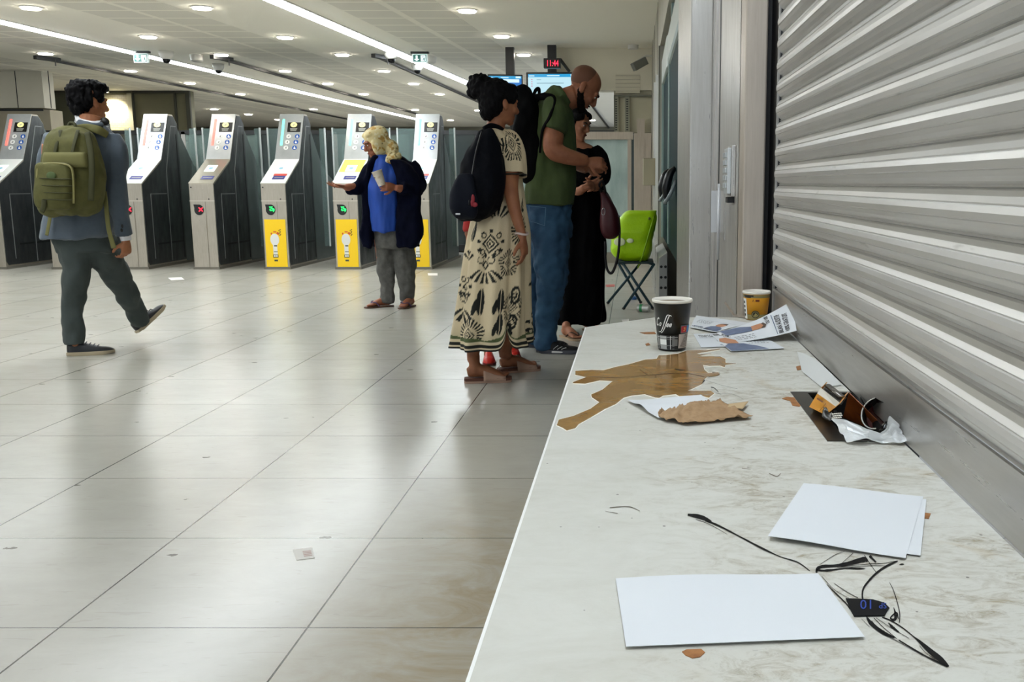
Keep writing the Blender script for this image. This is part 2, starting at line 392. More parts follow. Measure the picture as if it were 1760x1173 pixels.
m = MB().box(xa(60, Y2), xa(183, Y2), Y2, Y2+.2, 0, ZC); st(m.build('wall_back_grey', GLZ))
def brick():
    k = N('glazed_brick'); b = k.n('ShaderNodeTexBrick'); mp = k.n('ShaderNodeMapping'); k.l(k.co(), mp.inputs[0]); mp.inputs['Rotation'].default_value = (PI/2, 0, 0)
    k.l(mp.outputs[0], b.inputs[0]); b.inputs['Scale'].default_value = 6; b.inputs['Color1'].default_value = lin('a8a184'); b.inputs['Color2'].default_value = lin('9c967a'); b.inputs['Mortar'].default_value = lin('77705a'); b.inputs['Mortar Size'].default_value = .012
    k.l(b.outputs[0], k.b.inputs['Base Color']); k.set(Roughness=.4); return k.m
st(MB().box(xa(183, Y2), xa(240, Y2), Y2+.05, Y2+.2, 0, ZC).build('wall_back_brick', brick()))
st(MB().box(xa(238, Y2), xa(336, Y2), Y2, Y2+.2, 0, ZC).build('wall_back_panel', M('khaki_panel', '6f6c55', .5, var=(1.5, '615f4b'))))
m = MB()
for x, wd in ((101, .07), (183, .02), (239, .09), (313, .03), (335, .08)): m.box(xa(x, Y2)-wd/2, xa(x, Y2)+wd/2, Y2-.06, Y2, 0, ZC)
m.box(xa(99, Y2), xa(337, Y2), Y2-.05, Y2, ZC-.05, ZC); st(m.build('trim_2', M('frame_dark', '3d3e36', .5)))
st(MB().box(xa(236, Y2)-.03, xa(241, Y2), Y2-.07, Y2-.055, 0, ZC-.05).build('trim_3', M('frame_light', 'a9a48d', .5)))
l = thing('wall_spotlight', (xa(203, Y2), Y2-.25, ZC), 'bright wall washer lamp over the brick wall, left hall', 'light')
MB().lathe([(.001, 0), (.09, 0), (.10, -.05), (.085, -.05)], 20, l.location).build('lamp_shade', WHITE, l)
MB().lathe([(.001, -.045), (.084, -.045)], 20, l.location).build('bulb_disc', EM_DOWN, l)
sp = bpy.data.lights.new('spot', 'SPOT'); sp.energy = 60; sp.spot_size = 2.0; sp.spot_blend = .6; sp.color = (1, .93, .75); sp.shadow_soft_size = .05
so = bpy.data.objects.new('spot_lamp', sp); COL.objects.link(so); so.parent = l; so.location = (0, 0, -.07); so.rotation_euler = (.35, 0, 0)
st(MB().box(-17, 1.2, 30.7, 31, 0, ZC).build('wall_back', M('far_wall', '6f6c5d', .6, var=(.4, '5c5a4d'))))
st(MB().box(-17.2, -17, -3, 31, 0, ZC).build('wall_left', WP))

# glass screen wall behind the gates
GLASS = M('screen_glass', '8fa39c', .12, var=(1.1, '5d6f6b', .35, .6), alpha=.55, stretch=(3, 3, .6))
GLASSD = M('screen_glass_dark', '3f4a49', .15, var=(1.3, '2c3535'), alpha=.8)
t = thing('glass_screen', (-3, 15.0, 0), 'long frosted glass screen standing behind the ticket gates', 'screen')
x = -9.2; i = 0
while x < -1.0:
    MB().box(x+.03, x+1.13, 14.99, 15.01, .12, 1.80).build('pane', GLASSD if i % 2 else GLASS, t)
    MB().box(x-.03, x+.03, 14.97, 15.03, 0, 1.84).build('post', DKGREY if i % 2 else STEEL, t); x += 1.16; i += 1
MB().box(-9.2, x, 14.97, 15.03, 1.80, 1.86).build('top_rail', DKGREY, t); MB().box(-9.2, x, 14.97, 15.03, .02, .12).build('bottom_rail', DKGREY, t)
MB().box(-9.2, x, 15.05, 15.08, 0.0, .62).build('kick_panel', M('kick_brown', '5a5346', .5), t)

# right rear: framed glass partition, bulkhead and grille
YB = 13.0
st(MB().box(xa(955, YB), .24, YB, YB+.3, 2.27, ZC).build('wall_bulkhead', M('bulkhead_cream', 'dcd6c4', .7, var=(.7, 'd2ccb8'))))
v = thing('ceiling_vent', (xa(1080, YB), YB-.01, 2.5), 'pale slatted air vent on the bulkhead above the grille cabinet', 'vent')
a = on_y(1058, 127, YB); b = on_y(1100, 160, YB)
MB().box(a.x, b.x, YB-.008, YB, b.z, a.z).build('frame', M('vent_cream', 'd0cab6', .6), v)
for i in range(5):
    z = b.z+(a.z-b.z)*(i+.5)/5; MB().bar((a.x, YB-.012, z), (b.x, YB-.012, z), .012, .006).build('slat', M('vent_slat', 'b0aa98', .6), v)
t = thing('grille_cabinet', (xa(1085, YB), YB, 1.7), 'grey steel grille cabinet with two perforated rails above the glass partition', 'cabinet')
a = on_y(1055, 164, YB); b = on_y(1114, 228, YB)
MB().box(a.x, .238, YB+.05, YB+.1, b.z, 2.27).build('back_panel', M('cab_panel', 'bdb8a0', .6, var=(3, 'b0ab94')), t)
m = MB().box(a.x, .238, YB-.02, YB+.05, a.z-.02, a.z).box(a.x, a.x+.02, YB-.02, YB+.05, b.z, a.z); m.build('frame', M('frame_olive', '66675a', .5), t)
for xx in (1059, 1078):
    q = on_y(xx, 200, YB).x; MB().box(q-.03, q+.03, YB-.01, YB+.04, b.z, a.z-.02).build('perforated_rail', M('rail_olive', '8d8d7c', .5), t)
    m = MB(); z = b.z+.03
    while z < a.z-.04: m.box(q-.014, q+.014, YB-.014, YB-.009, z, z+.014); z += .03
    m.build('slots', DKGREY, t)
t = thing('glass_partition', (xa(1040, YB), YB, 0), 'large steel framed pale glass partition behind the woman in black', 'partition')
a = on_y(840, 240, YB); b = on_y(1082, 440, YB); zt = a.z
FG = M('glass_reflection_tone', 'c3d6d2', .3, var=(1.4, '93a9a8', .3, .65), alpha=.9, stretch=(2.5, 2.5, .8))  # bluish reflections in the panes are put into this pale colour
x0 = a.x
for i in range(3):
    x1 = a.x+(b.x-a.x)*(i+1)/3; MB().box(x0+.02, x1-.02, YB+.02, YB+.04, .14, zt).build('pane', FG, t)
    MB().box(x1-.025, x1+.025, YB-.02, YB+.05, .02, zt).build('post', STEELW, t); x0 = x1
MB().box(a.x-.1, b.x+.05, YB-.03, YB+.06, zt, zt+.10).build('top_rail', STEELW, t)
MB().box(a.x-.1, b.x+.05, YB-.03, YB+.06, 0.0, .14).build('base_rail', M('base_grey', '8a8678', .6), t)
t = thing('steel_cabinet', (xa(1100, YB), YB, 0), 'tall plain steel service cabinet beside the pale glass partition', 'cabinet')
MB().box(b.x+.06, .235, YB-.06, YB+.2, .0, zt+.08).build('body', STEELW, t, bevel=.005)
MB().box(b.x+.10, b.x+.2, YB-.066, YB-.06, 1.0, 1.9).build('door', STEELW, t)

# ================================================================ RIGHT WALL, ticket machine bay, column, door, shutter
XW = .24
m = MB().box(XW, .6, 9.0, 13.2, 0, ZC).box(XW, .6, 5.1, 9.0, 2.29, ZC); st(m.build('wall_right', M('wall_steel_panel', 'bdb9ac', .45, .3, var=(1.2, 'aaa698'))))
st(MB().box(.62, .8, 2.6, 13.2, 0, ZC).build('wall_right_recess', DKGREY))
m = MB()
for Y in (9.8, 11.2, 12.3): m.box(XW-.004, XW, Y, Y+.02, 0, ZC)
m.box(XW-.012, XW, 9.0, 9.06, 0, 2.29); st(m.build('trim_4', M('seam_grey', '77746b', .5)))
m = MB().box(XW-.03, XW, 10.3, 10.36, .4, 2.1).box(XW-.025, XW, 9.6, 9.64, .4, 2.1); st(m.build('trim_5', M('bright_edge', 'dcdcd8', .3, .6)))
TEAL = M('teal_glass', '14363a', .5, spec=.03, var=(1, '0f2a2e'))
def machine(Y, lb):
    t = thing('ticket_machine', (.24, Y, 0), lb, 'ticket machine', 'ticket machines in the right wall')
    yb = Y+1.35
    xr_ = .238 if Y > 8.9 else .27; m = MB().prism([(.205, 0), (xr_, 0), (xr_, .47+(xr_-.205)*.7), (.205, .47)], Y, min(yb, 12.9 if Y > 8.9 else 8.98)); m.build('perforated_base', M('perf_steel', 'a9a9a4', .4, .6), t, bevel=.004)
    m = MB()
    for j in range(5):
        for i in range(2 if Y < 8.9 else 1): m.blob((.222+.034*i, Y-.001, .40-.085*j), (.0115, .004, .0115), 12, 6)
    m.build('holes', BLACK, t)
    return t
for i, (Y, lb) in enumerate(((10.9, 'farthest of three ticket machines, beside the lime green bag'), (9.3, 'middle one of the three ticket machines with drilled steel base'), (7.7, 'nearest ticket machine with large black holes in its steel base'))):
    machine(Y, lb)
t = thing('machine_front', (.3, 7.4, .5), 'dark teal glass front of the ticket machine bay with white dividers', 'glass front')
MB().box(.272, .6, 5.2, 8.98, .57, 2.0).build('glass', TEAL, t)
m = MB()
for Y in (7.4,): m.box(.262, .272, Y, Y+.1, .6, 2.1)
m.box(.255, .30, 8.88, 8.98, .57, 2.0); m.build('divider', M('divider_pale', 'a6bdb9', .3), t)
for (Ya, Yb) in ((7.5, 8.85), (5.3, 7.4)):
    m = MB().prism([(Ya, 1.93), (Yb, 1.93), (Yb, 2.13), (Ya, 2.17)], .25, .32, 'yz'); m.build('canopy', M('canopy_pale', 'c8d3cf', .35), t, bevel=.03)
m = MB().box(.34, .6, 5.2, 9.0, 2.17, 2.29); m.build('recess_frame', M('recess_brown', '4b4640', .5), t)
MB().box(.262, .30, 6.9, 7.0, 2.0, 2.29).build('strut', M('divider_pale'), t)
# electrical box, scanner hoods
tag(MB().box(.10, XW, 10.15, 10.4, .0+1.04, 1.32).build('junction_box', M('box_beige', 'a69f88', .5), bevel=.006), 'small beige metal junction box sticking out of the right wall', 'box')
for i, Y in enumerate((7.35, 6.3)):
    t = thing('scanner_hood', (.25, Y, 1.0), ('far' if i == 0 else 'near')+' black curved reader hood with grey arm on the teal ticket machine glass', 'reader hood')
    m = MB().tube([(.27, Y, 1.16), (.235, Y, 1.12), (.212, Y, 1.03), (.215, Y, .96)], [.016, .028, .032, .02], 12, smooth=4, flat=.9); m.build('hood', M('hood_black', '101214', .3), t, smooth=True)
    m = MB()
    for q in range(3): m.tube([(.272, Y-.04+.03*q, 1.08), (.24, Y-.05+.03*q, 1.0), (.20, Y-.02+.03*q, .93)], [.008, .012, .012], 8, smooth=3)
    m.build('arm', M('arm_grey', '9aa5a6', .3, .3), t, smooth=True)
# column
st(MB().box(.229, .322, 4.0, 5.1, 0, ZC).build('column_steel', STEEL, bevel=.006))
m = MB().box(.322, .60, 2.98, 4.3, 0, ZC); st(m.build('door_1', brushed('door_steel', 'c0bdb8', 'aeaaa4', .36, .5, (6, 6, .5), 7)))
m = MB().box(.318, .330, 3.96, 3.99, 0, ZC).box(.314, .33, 3.78, 3.85, 0, ZC); st(m.build('trim_6', STEEL))
st(MB().box(.3205, .33, 3.66, 3.70, 0, ZC).build('trim_7', BLACK))
st(MB().box(.322, .386, 2.86, 3.0, 0, ZC).build('post_frame', STEELW, bevel=.005))
st(MB().box(.386, .47, 2.92, 3.0, 0, ZC).build('trim_8', M('gap_black', '0c0b0a', .5, var=(20, '2a2520', .55, .8))))
# keypad on the door
t = thing('keypad', (.322, 3.1, 1.1), 'grey metal keypad with raised buttons fixed to the steel door', 'keypad')
a = on_x(1251, 248, .30); b = on_x(1262, 345, .30)
KY0, KY1 = 3.07, 3.2; kz1 = on_y(1255, 250, 3.1).z; kz0 = on_y(1255, 338, 3.1).z
MB().box(.308, .322, KY0, KY1, kz0, kz1).build('back_plate', STEEL, t, bevel=.003)
MB().box(.296, .308, KY0+.008, KY1-.008, kz0+.008, kz1-.008).build('face', M('keypad_face', 'cdd0d0', .35, .3), t, bevel=.003)
for r_ in range(5):
    for c_ in range(3):
        z = kz0+.028+r_*(kz1-kz0-.05)/4.6; y = KY0+.03+c_*.033
        MB().box(.2905, .297, y, y+.02, z-.002, z+.015).build('button', M('keypad_button', 'b9bcbc', .3, .5), t, bevel=.002)
MB().box(.300, .322, KY0+.03, KY1-.03, kz0-.02, kz0-.002).build('cable_gland', BLACK, t)
# door pull bracket
t = thing('door_bracket', (.31, 3.5, .9), 'white steel angle bracket handle on the edge of the steel door', 'handle')
z1 = on_y(1222, 328, 3.55).z; z0 = on_y(1222, 400, 3.55).z
MB().box(.284, .322, 3.55, 3.556, z0, z1).build('plate', M('bracket_white', 'c9cacc', .35, .3), t, bevel=.001)
MB().tube([(.300, 3.42, z0-.09), (.300, 3.42, z1+.025)], .005, 10).build('rod', M('bracket_white'), t, smooth=True)
MB().box(.318, .322, 3.40, 3.60, z0-.02, z1).build('back_plate', STEEL, t)
# roller shutter
XS = .405; YS0, YS1 = -1.2, 2.72; ZS0 = .765; PIT = .0583
def shut_mat():
    k = N('shutter_aluminium'); n1 = k.noise(14, 5, .6, k.mapping((1, .25, 8))); n2 = k.noise(3, 5, .6, k.mapping((1, .5, 1.5)))
    col = k.mix(k.ramp(n2, [(.35, 0.0), (.7, 1.0)]), 'cbc9c5', 'bfbcb7'); col = k.mix(k.ramp(k.noise(60, 2, .5, k.mapping((1, .2, 1))), [(.7, 0.0), (.8, .35)]), col, '6a655c')
    k.base(col); k.set(Metallic=.4); k.l(k.ramp(n1, [(.3, .30), (.7, .37)]), k.b.inputs['Roughness']); return k.m
prof = [(0, 0), (.004, .05), (-.001, .10), (-.0065, .20), (-.0095, .31), (-.0085, .33), (-.0115, .36), (-.0125, .50), (-.0112, .635), (-.0085, .66), (-.0095, .69), (-.0062, .82), (-.001, .93), (.004, .97)]
m = MB(); rows = []; n = int((ZC-ZS0)/PIT)+1
for i in range(n):
    for dx, f in prof: rows.append((XS+dx, ZS0+(i+f)*PIT))
rs = [[(x, YS0, z), (x, YS1, z)] for x, z in rows if z < ZC]
m.rings(rs, False, False)
cfy_ = 2.75; t = thing('roller_shutter', (XS, 1, ZT), 'grey ribbed aluminium roller shutter pulled down over the counter', 'shutter')
m.build('slat_curtain', shut_mat(), t)
SILL = brushed('sill_steel', 'b4b2ae', 'a19e99', .33, .6, (5, .3, 5), 7)
MB().box(XS-.004, XS+.03, YS0, YS1+.0, ZT+.0015, ZS0-.004).build('bottom_bar', SILL, t, bevel=.002)
MB().box(XS-.008, XS-.003, YS0, YS1, ZS0-.006, ZS0+.001).build('bar_lip', SILL, t)
MB().box(XS-.009, XS-.003, YS1+.002, YS1+.010, ZT, ZC).build('guide_rail', M('guide_bright', 'b5b3ae', .35, .7), t)
MB().box(XS+.0, XS+.04, cfy_+.002, 2.95, ZT-.1, ZC).build('guide_channel', BLACK, t)
# ================================================================ TICKET GATES
PROF = [(0, 0), (0, 1.06), (.55, 1.365), (.82, 1.95), (.95, 1.95), (1.06, 1.84), (1.3, 1.56), (1.5, 1.34), (1.75, 1.2), (2.0, 1.12), (2.0, 0)]
GW = .31
def face_pt(seg, u, v, off=.004):
    """seg 0 front post, 1 tray, 2 head panel; u across 0..1, v along 0..1"""
    a = PROF[seg]; b = PROF[seg+1]; y = a[0]+(b[0]-a[0])*v; z = a[1]+(b[1]-a[1])*v
    dy, dz = b[0]-a[0], b[1]-a[1]; L = math.hypot(dy, dz); ny, nz = -dz/L, dy/L
    return Vector((u*GW, y+ny*off, z+nz*off))
def patch(m, seg, u0, u1, v0, v1, off=.004, th=.003):
    m.add([face_pt(seg, u, v, o) for o in (off-th, off) for u, v in ((u0, v0), (u1, v0), (u1, v1), (u0, v1))], [(0, 3, 2, 1), (4, 5, 6, 7), (0, 1, 5, 4), (1, 2, 6, 5), (2, 3, 7, 6), (3, 0, 4, 7)])
def disc(m, seg, u, v, r, off, n=20, squash=1):
    a = PROF[seg]; b = PROF[seg+1]; L = math.hypot(b[0]-a[0], b[1]-a[1])
    P = [face_pt(seg, u+r*math.cos(2*PI*i/n)/GW, v+r*squash*math.sin(2*PI*i/n)/L, off) for i in range(n)]
    Q = [face_pt(seg, u+r*math.cos(2*PI*i/n)/GW, v+r*squash*math.sin(2*PI*i/n)/L, off-.003) for i in range(n)]
    m.rings([Q, P])
def shape(m, seg, u, v, pts, off, s=1):
    a = PROF[seg]; b = PROF[seg+1]; L = math.hypot(b[0]-a[0], b[1]-a[1]); n = len(pts)
    P = [face_pt(seg, u+p[0]*s/GW, v+p[1]*s/L, off) for p in pts]; Q = [face_pt(seg, u+p[0]*s/GW, v+p[1]*s/L, off-.002) for p in pts]
    tr = tessellate_polygon([[Vector((p[0], p[1], 0)) for p in pts]])
    m.add(P+Q, [tuple(t) for t in tr]+[tuple(n+i for i in t) for t in tr]+[(i, (i+1) % n, n+(i+1) % n, n+i) for i in range(n)])
def make_gate(red, yellow, tray, label):
    g = thing('ticket_gate', (0, 0, 0), label, 'ticket gate', 'row of ticket gates across the hall')
    L = dict(parent=g, local=True)
    # core cabinet
    MB().prism([(y, z) for y, z in PROF[:6]]+[(1.06, 0)], .004, GW-.004, 'yz').build('cabinet', STEELG, g, local=True, bevel=.004)
    MB().prism([(1.07, 1.82), (1.3, 1.55), (1.5, 1.33), (1.75, 1.19), (2.0, 1.10), (2.0, .02), (1.07, .02)], .02, GW-.02, 'yz').build('rear_fairing', M('fairing_steel', '6d7674', .35, .6, var=(2, '59615f')), g, local=True, bevel=.006)
    # side plates; the shade on the gate sides is in their colour
    pl = [(.012, .10), (.012, 1.045), (.555, 1.345), (.83, 1.93), (.95, 1.93), (1.05, 1.83), (1.05, .05), (.05, .05)]
    for x0, x1 in ((-.002, .006), (GW-.006, GW+.002)):
        sp_ = MB().prism(pl, x0, x1, 'yz').build('side_panel', STEEL_SHADED, g, local=True)
        xo = GW+.003 if x0 > .1 else -.003
        m = MB()
        for a, b in (((.66, 1.22), (.86, 1.80)), ((.86, 1.80), (1.0, 1.80)), ((.66, 1.22), (.64, .06)), ((.2, .93), (.62, .93)), ((.2, .93), (.2, .12))): m.bar((xo, a[0], a[1]), (xo, b[0], b[1]), .010, .006, (1, 0, 0))
        m.build('seam', M('seam_light', '8d8f8e', .4, .5), sp_, local=True)
        m = MB().bar((xo, .30, .30), (xo, .60, .30), .022, .006, (1, 0, 0)).bar((xo, .66, .30), (xo, .98, .30), .022, .006, (1, 0, 0)).bar((xo, 1.0, 1.7), (xo, 1.0, .08), .02, .006, (1, 0, 0))
        m.build('slot', BLACK, sp_, local=True)
    # head panel
    m = MB(); patch(m, 2, .0, 1., .0, 1.0, .005, .008)
    hp = m.build('head_panel', M('head_steel', 'b9bcbd', .33, .45, var=(3, 'a6a9a9')), g, local=True, bevel=.002)
    m = MB(); patch(m, 2, .155, .245, .30, .88, .011, .006)
    m.build('status_light', M('status_red', 'ff8a80', .3, emit='ff3226', estr=1.1) if red else M('status_green', '9df5df', .3, emit='14e3b4', estr=1.0), hp, local=True, bevel=.006)
    m = MB(); patch(m, 2, .39, .93, .60, .81, .008); m.build('notice', BLACK, hp, local=True)
    m = MB(); disc(m, 2, .64, .755, .042, .0105, 24, .85); m.build('yellow_disc', M('badge_yellow_glow', 'efe58a', .4, emit='efe58a', estr=.35), hp, local=True)  # sticker disc, no lamp; a faint glow is added to its colour
    m = MB()
    for i, q in enumerate((.665, .640, .618)): patch(m, 2, .50+.01*i, .80-.02*i, q, q+.014, .0095, .002)
    shape(m, 2, .64, .755, [(-.014, -.01), (-.004, -.016), (.012, -.004), (.016, .012), (.004, .014), (-.002, .004), (-.012, .002)], .0112)
    m.build('notice_print', M('notice_grey', '9a9a92', .5), hp, local=True)
    wm = MB(); bm_ = MB(); km = MB(); lm = MB()
    for i in range(3):
        v = .50-.125*i; u = .47-.055*i*.6; u2 = .83-.055*i*.6
        disc(wm, 2, u, v, .030, .0085); disc(bm_, 2, u2, v, .031, .0085)
        shape(km, 2, u, v, [(-.012, -.012), (-.002, -.004), (.004, .014), (.010, .010), (.006, -.006), (.012, -.014), (.004, -.012), (-.002, -.008)], .0095)
        shape(lm, 2, u2, v, [(-.006, .018), (.004, .018), (.004, .002), (.016, -.006), (.014, -.018), (-.008, -.018), (-.014, -.004), (-.006, .0)], .0095)
    wm.build('white_icon', WHITE, hp, local=True); bm_.build('blue_icon', M('icon_blue', '1f56a6', .4), hp, local=True); km.build('icon_mark_dark', DKGREY, hp, local=True); lm.build('icon_mark_white', WHITE, hp, local=True)
    # reader tray
    m = MB(); patch(m, 1, .0, 1., .0, 1., .005, .012)
    tcol = {'plain': M('tray_steel', 'b3ad9c', .28, .7), 'white': M('tray_white', 'dfe2dc', .3, .1), 'yellow': M('tray_white')}[tray]
    tr = m.build('reader_tray', tcol, g, local=True, bevel=.003)
    if tray == 'yellow':
        m = MB(); patch(m, 1, .06, .94, .45, .96, .008); m.build('yellow_sheet', M('sheet_yellow', 'f0d860', .4), tr, local=True)
    m = MB(); patch(m, 1, .30, .70, .46, .72, .0105); m.build('reader_pad', M('reader_glow', 'eef6f2', .3, emit='e8f6f0', estr=.4), tr, local=True)
    m = MB(); disc(m, 1, .5, .59, .028, .0125); m.build('reader_ring', M('reader_blue', '7fb0c4', .4), tr, local=True)
    m = MB(); patch(m, 1, .38, .86, .15, .28, .0085)
    m.build('label_blue', M('label_navy', '2a2f78', .4), tr, local=True)
    if tray == 'white' and not red or tray == 'white' and yellow:
        m = MB(); patch(m, 1, .36, .88, .29, .37, .0088); m.build('label_red', M('label_red', 'c4493f', .4), tr, local=True)
    m = MB(); patch(m, 1, .45, .80, .20, .225, .0095, .001); m.build('label_line', M('notice_grey'), tr, local=True)
    # front post
    m = MB(); patch(m, 0, 0, 1, .795, .803, .006); m.build('joint', M('joint_light', 'd3cdbf', .3, .5), g, local=True)
    m = MB(); disc(m, 0, .10, .955, .010, .006, 10); disc(m, 0, .78, .82, .008, .006, 10); m.build('screw', DKGREY, g, local=True)
    m = MB(); patch(m, 0, .62, .635, .02, .79, .0045, .001); m.build('fold_line', M('fold_shade', '8d8576', .4, .5), g, local=True)
    lens = [(-.064, .062)]+[(.058*math.cos(a), -.004+.066*math.sin(a)) for a in [PI*.42-PI*1.52*i/14 for i in range(15)]]
    m = MB(); shape(m, 0, .36, .70, lens, .008); ds = m.build('direction_lamp', BLACK, g, local=True)
    m = MB()
    if red:
        for s in (1, -1): shape(m, 0, .42, .70, [(-.026, -.02*s-.004), (-.020, -.02*s+.006 if s < 0 else -.026), (.026, .02*s+(.004 if s > 0 else -.004)), (.018, .026*s)], .0105)
        m = MB()
        for a in (PI/4, -PI/4):
            c_, s_ = math.cos(a), math.sin(a); pts = [(-.034, -.006), (.034, -.006), (.034, .006), (-.034, .006)]
            shape(m, 0, .44, .70, [(p[0]*c_-p[1]*s_, p[0]*s_+p[1]*c_) for p in pts], .0105)
        m.build('red_cross', M('led_red', 'ff3040', .4, emit='ff1a30', estr=1.0), ds, local=True)
    else:
        o_ = [(-.034, .036), (.012, .036), (.000, .022), (.034, .006), (.030, -.016), (.012, -.034), (.014, -.014), (-.018, -.020), (-.034, -.004), (-.020, .010)]
        shape(m, 0, .42, .70, o_, .0105); m.build('green_arrow', M('led_green', '30ff70', .4, emit='14e85a', estr=.7), ds, local=True)
        m = MB(); shape(m, 0, .42, .70, [(-.018, .022), (-.004, .024), (-.010, .008), (.010, -.002), (.002, -.012), (-.014, -.004)], .0115); m.build('arrow_inner', BLACK, ds, local=True)
    if yellow:
        m = MB(); patch(m, 0, .08, .92, .03, .585, .008); yp = m.build('poster', M('poster_yellow', 'ffd312', .35), g, local=True)
        m = MB(); b_ = [(.055*math.cos(a)*(1 if abs(math.cos(a)) > .1 else 1), .055*math.sin(a)*1.35) for a in [-PI*.33+PI*1.66*i/18 for i in range(19)]]
        shape(m, 0, .46, .35, b_+[(-.026, -.085), (-.026, -.20), (.026, -.20), (.026, -.085)], .0095); m.build('bulb_print', WHITE, yp, local=True)
        m = MB(); shape(m, 0, .34, .42, [(-.010, -.01), (.006, -.014), (.010, .012), (-.006, .010)], .0105); shape(m, 0, .60, .42, [(-.02, .0), (.006, -.018), (.016, .0), (.004, .02), (-.01, .018)], .0105); shape(m, 0, .48, .44, [(-.02, -.004), (.02, -.006), (.018, .008), (-.018, .008)], .0105)
        m.build('red_print', M('print_red', 'd8562c', .5), yp, local=True)
        m = MB(); patch(m, 0, .36, .57, .14, .175, .0108, .001); patch(m, 0, .40, .54, .095, .115, .0108, .001); patch(m, 0, .40, .55, .205, .212, .0108, .001); patch(m, 0, .42, .54, .27, .285, .0108, .001)
        m.build('print_dark', M('print_dark', '4a4f3c', .5), yp, local=True)
        m = MB(); patch(m, 0, .39, .46, .148, .168, .0116, .001); patch(m, 0, .48, .54, .148, .168, .0116, .001); m.build('print_white', WHITE, yp, local=True)
        m = MB()
        for q in range(7):
            a = q*1.1; shape(m, 0, .68+.03*math.sin(a*2), .40+.022*q/2, [(-.010, -.004), (.004, -.008), (.010, .004), (-.002, .009)], .0107)
        m.build('scribble', M('scribble_ochre', '9a7a10', .6), yp, local=True)
    m = MB(); patch(m, 0, .74, .98, .004, .026, .009); m.build('base_label', M('base_label_white', 'cfd6df', .4), g, local=True)
    # glass door leaves
    gl = MB().box(GW+.004, GW+.075, 1.395, 1.405, .2, 1.80).build('door_leaf', M('leaf_glass', '7f9794', .08, alpha=.35), g, local=True)
    MB().box(GW+.068, GW+.086, 1.39, 1.41, .2, 1.81).build('leaf_edge', M('leaf_edge', 'd5dbdb', .3), gl, local=True)
    gl = MB().box(-.39, -.004, 1.395, 1.405, .2, 1.80).build('door_leaf', M('leaf_glass'), g, local=True)
    MB().box(-.402, -.384, 1.39, 1.41, .2, 1.81).build('leaf_edge', M('leaf_edge'), gl, local=True)
    MB().box(-.008, GW+.008, -.01, 2.02, 0.0, .03).build('plinth', M('plinth_steel', '7b776d', .5, .5), g, local=True)
    return g
G0 = -4.60; GY = 11.98
gates = ((-4, 1, 0, 'white', 'leftmost ticket gate at the frame edge with red status bar'), (-3, 1, 0, 'white', 'ticket gate hidden behind the man with the olive backpack'),
         (-2, 1, 0, 'white', 'ticket gate with pale reader tray right of the walking man, red bar'), (-1, 1, 0, 'plain', 'ticket gate with lit red cross lamp and steel front'),
         (0, 0, 1, 'white', 'ticket gate with green bar and full yellow poster, left of the beggar woman'), (1, 0, 1, 'yellow', 'ticket gate with yellow tray sheet, right behind the woman in the headscarf'),
         (2, 0, 1, 'white', 'rightmost ticket gate with green bar and yellow poster'))
for k, red, yl, tr_, lb in gates:
    g = make_gate(red, yl, tr_, lb.replace('beggar woman', 'woman in the headscarf')); g.location = (G0+.885*k, GY, 0)

# ================================================================ HANGING SCREENS AND CLOCK
def hang_screen(corners, Y, ang, post, lb, bright):
    """corner pixels of the frame (left top, right top, right bottom y)"""
    (x0, y0), (x1, y1), yb = corners
    a = on_y(x0, y0, Y); b = on_y(x1, y1, Y); bt = on_y(x0, yb, Y)
    W = b.x-a.x; Hh = a.z-bt.z; t = thing('hanging_screen', ((a.x+b.x)/2, Y, bt.z), lb, 'screen')
    R = Matrix.Rotation(ang, 3, 'Z'); c = Vector(((a.x+b.x)/2, Y, (a.z+bt.z)/2)); ax = R @ Vector((1, 0, 0)); ay = R @ Vector((0, 1, 0)); az = Vector((0, 0, 1))
    MB().obox(c+ay*.05, ax, ay, az, W/2, .05, Hh/2).build('case', BLACK, t, bevel=.008)
    def quad(m, u0, u1, v0, v1, off): 
        P = [c+ax*(W/2*u)+az*(Hh/2*v)-ay*off for u, v in ((u0, v0), (u1, v0), (u1, v1), (u0, v1))]; m.add(P, [(0, 1, 2, 3)]); return m
    quad(MB(), -.93, .93, -.90, .88, .004).build('display', M('display_'+('pale' if bright else 'blue'), '101010', .3, emit='bfe6f2' if bright else '2a78c8', estr=.36 if bright else .34), t)
    quad(MB(), -.93, .93, .68, .88, .006).build('title_bar', M('display_cyan', '101010', .3, emit='1f9fd8', estr=.36), t)
    m = MB(); quad(m, -.25, .2, .74, .80, .008); quad(m, -.9, -.7, .73, .79, .008); quad(m, .6, .88, .73, .86, .008); m.build('title_text', M('display_text_pale', '101010', .3, emit='d8f4ff', estr=.38), t)
    if bright:
        m = MB(); quad(m, -.62, -.46, .50, .53, .008); quad(m, -.62, .35, .28, .31, .008); [quad(m, .70, .73, .55-.12*i, .59-.12*i, .008) for i in range(3)]; quad(m, .82, .85, .55, .59, .008); quad(m, .84, .88, .42, .47, .008)
        m.build('timetable_text', M('display_text_dark', '101010', .3, emit='47829c', estr=.2), t)
        m = MB(); [quad(m, -.82, -.77, .50-.14*i, .56-.14*i, .008) for i in range(4)]; m.build('line_badges', M('display_text_red', '101010', .3, emit='d98aa8', estr=.33), t)
    else:
        quad(MB(), -.9, .8, .42, .66, .008).build('notice_box', M('display_text_pale'), t)
        m = MB(); quad(m, .35, .6, -.2, -.05, .008); quad(m, .5, .8, -.4, -.3, .008); m.build('text', M('display_text_pale'), t)
    px, py = post; p = on_y(px, py, Y+.08); MB().box(p.x-.055, p.x+.055, Y+.03, Y+.13, bt.z+.3, ZC).build('ceiling_post', BLACK, t)
    return t
YM = 13.3
hang_screen(((838, 128), (898, 122), 176), 12.9, .12, (877, 110), 'hanging black screen with blue display, partly behind the woman\'s bun', 0)
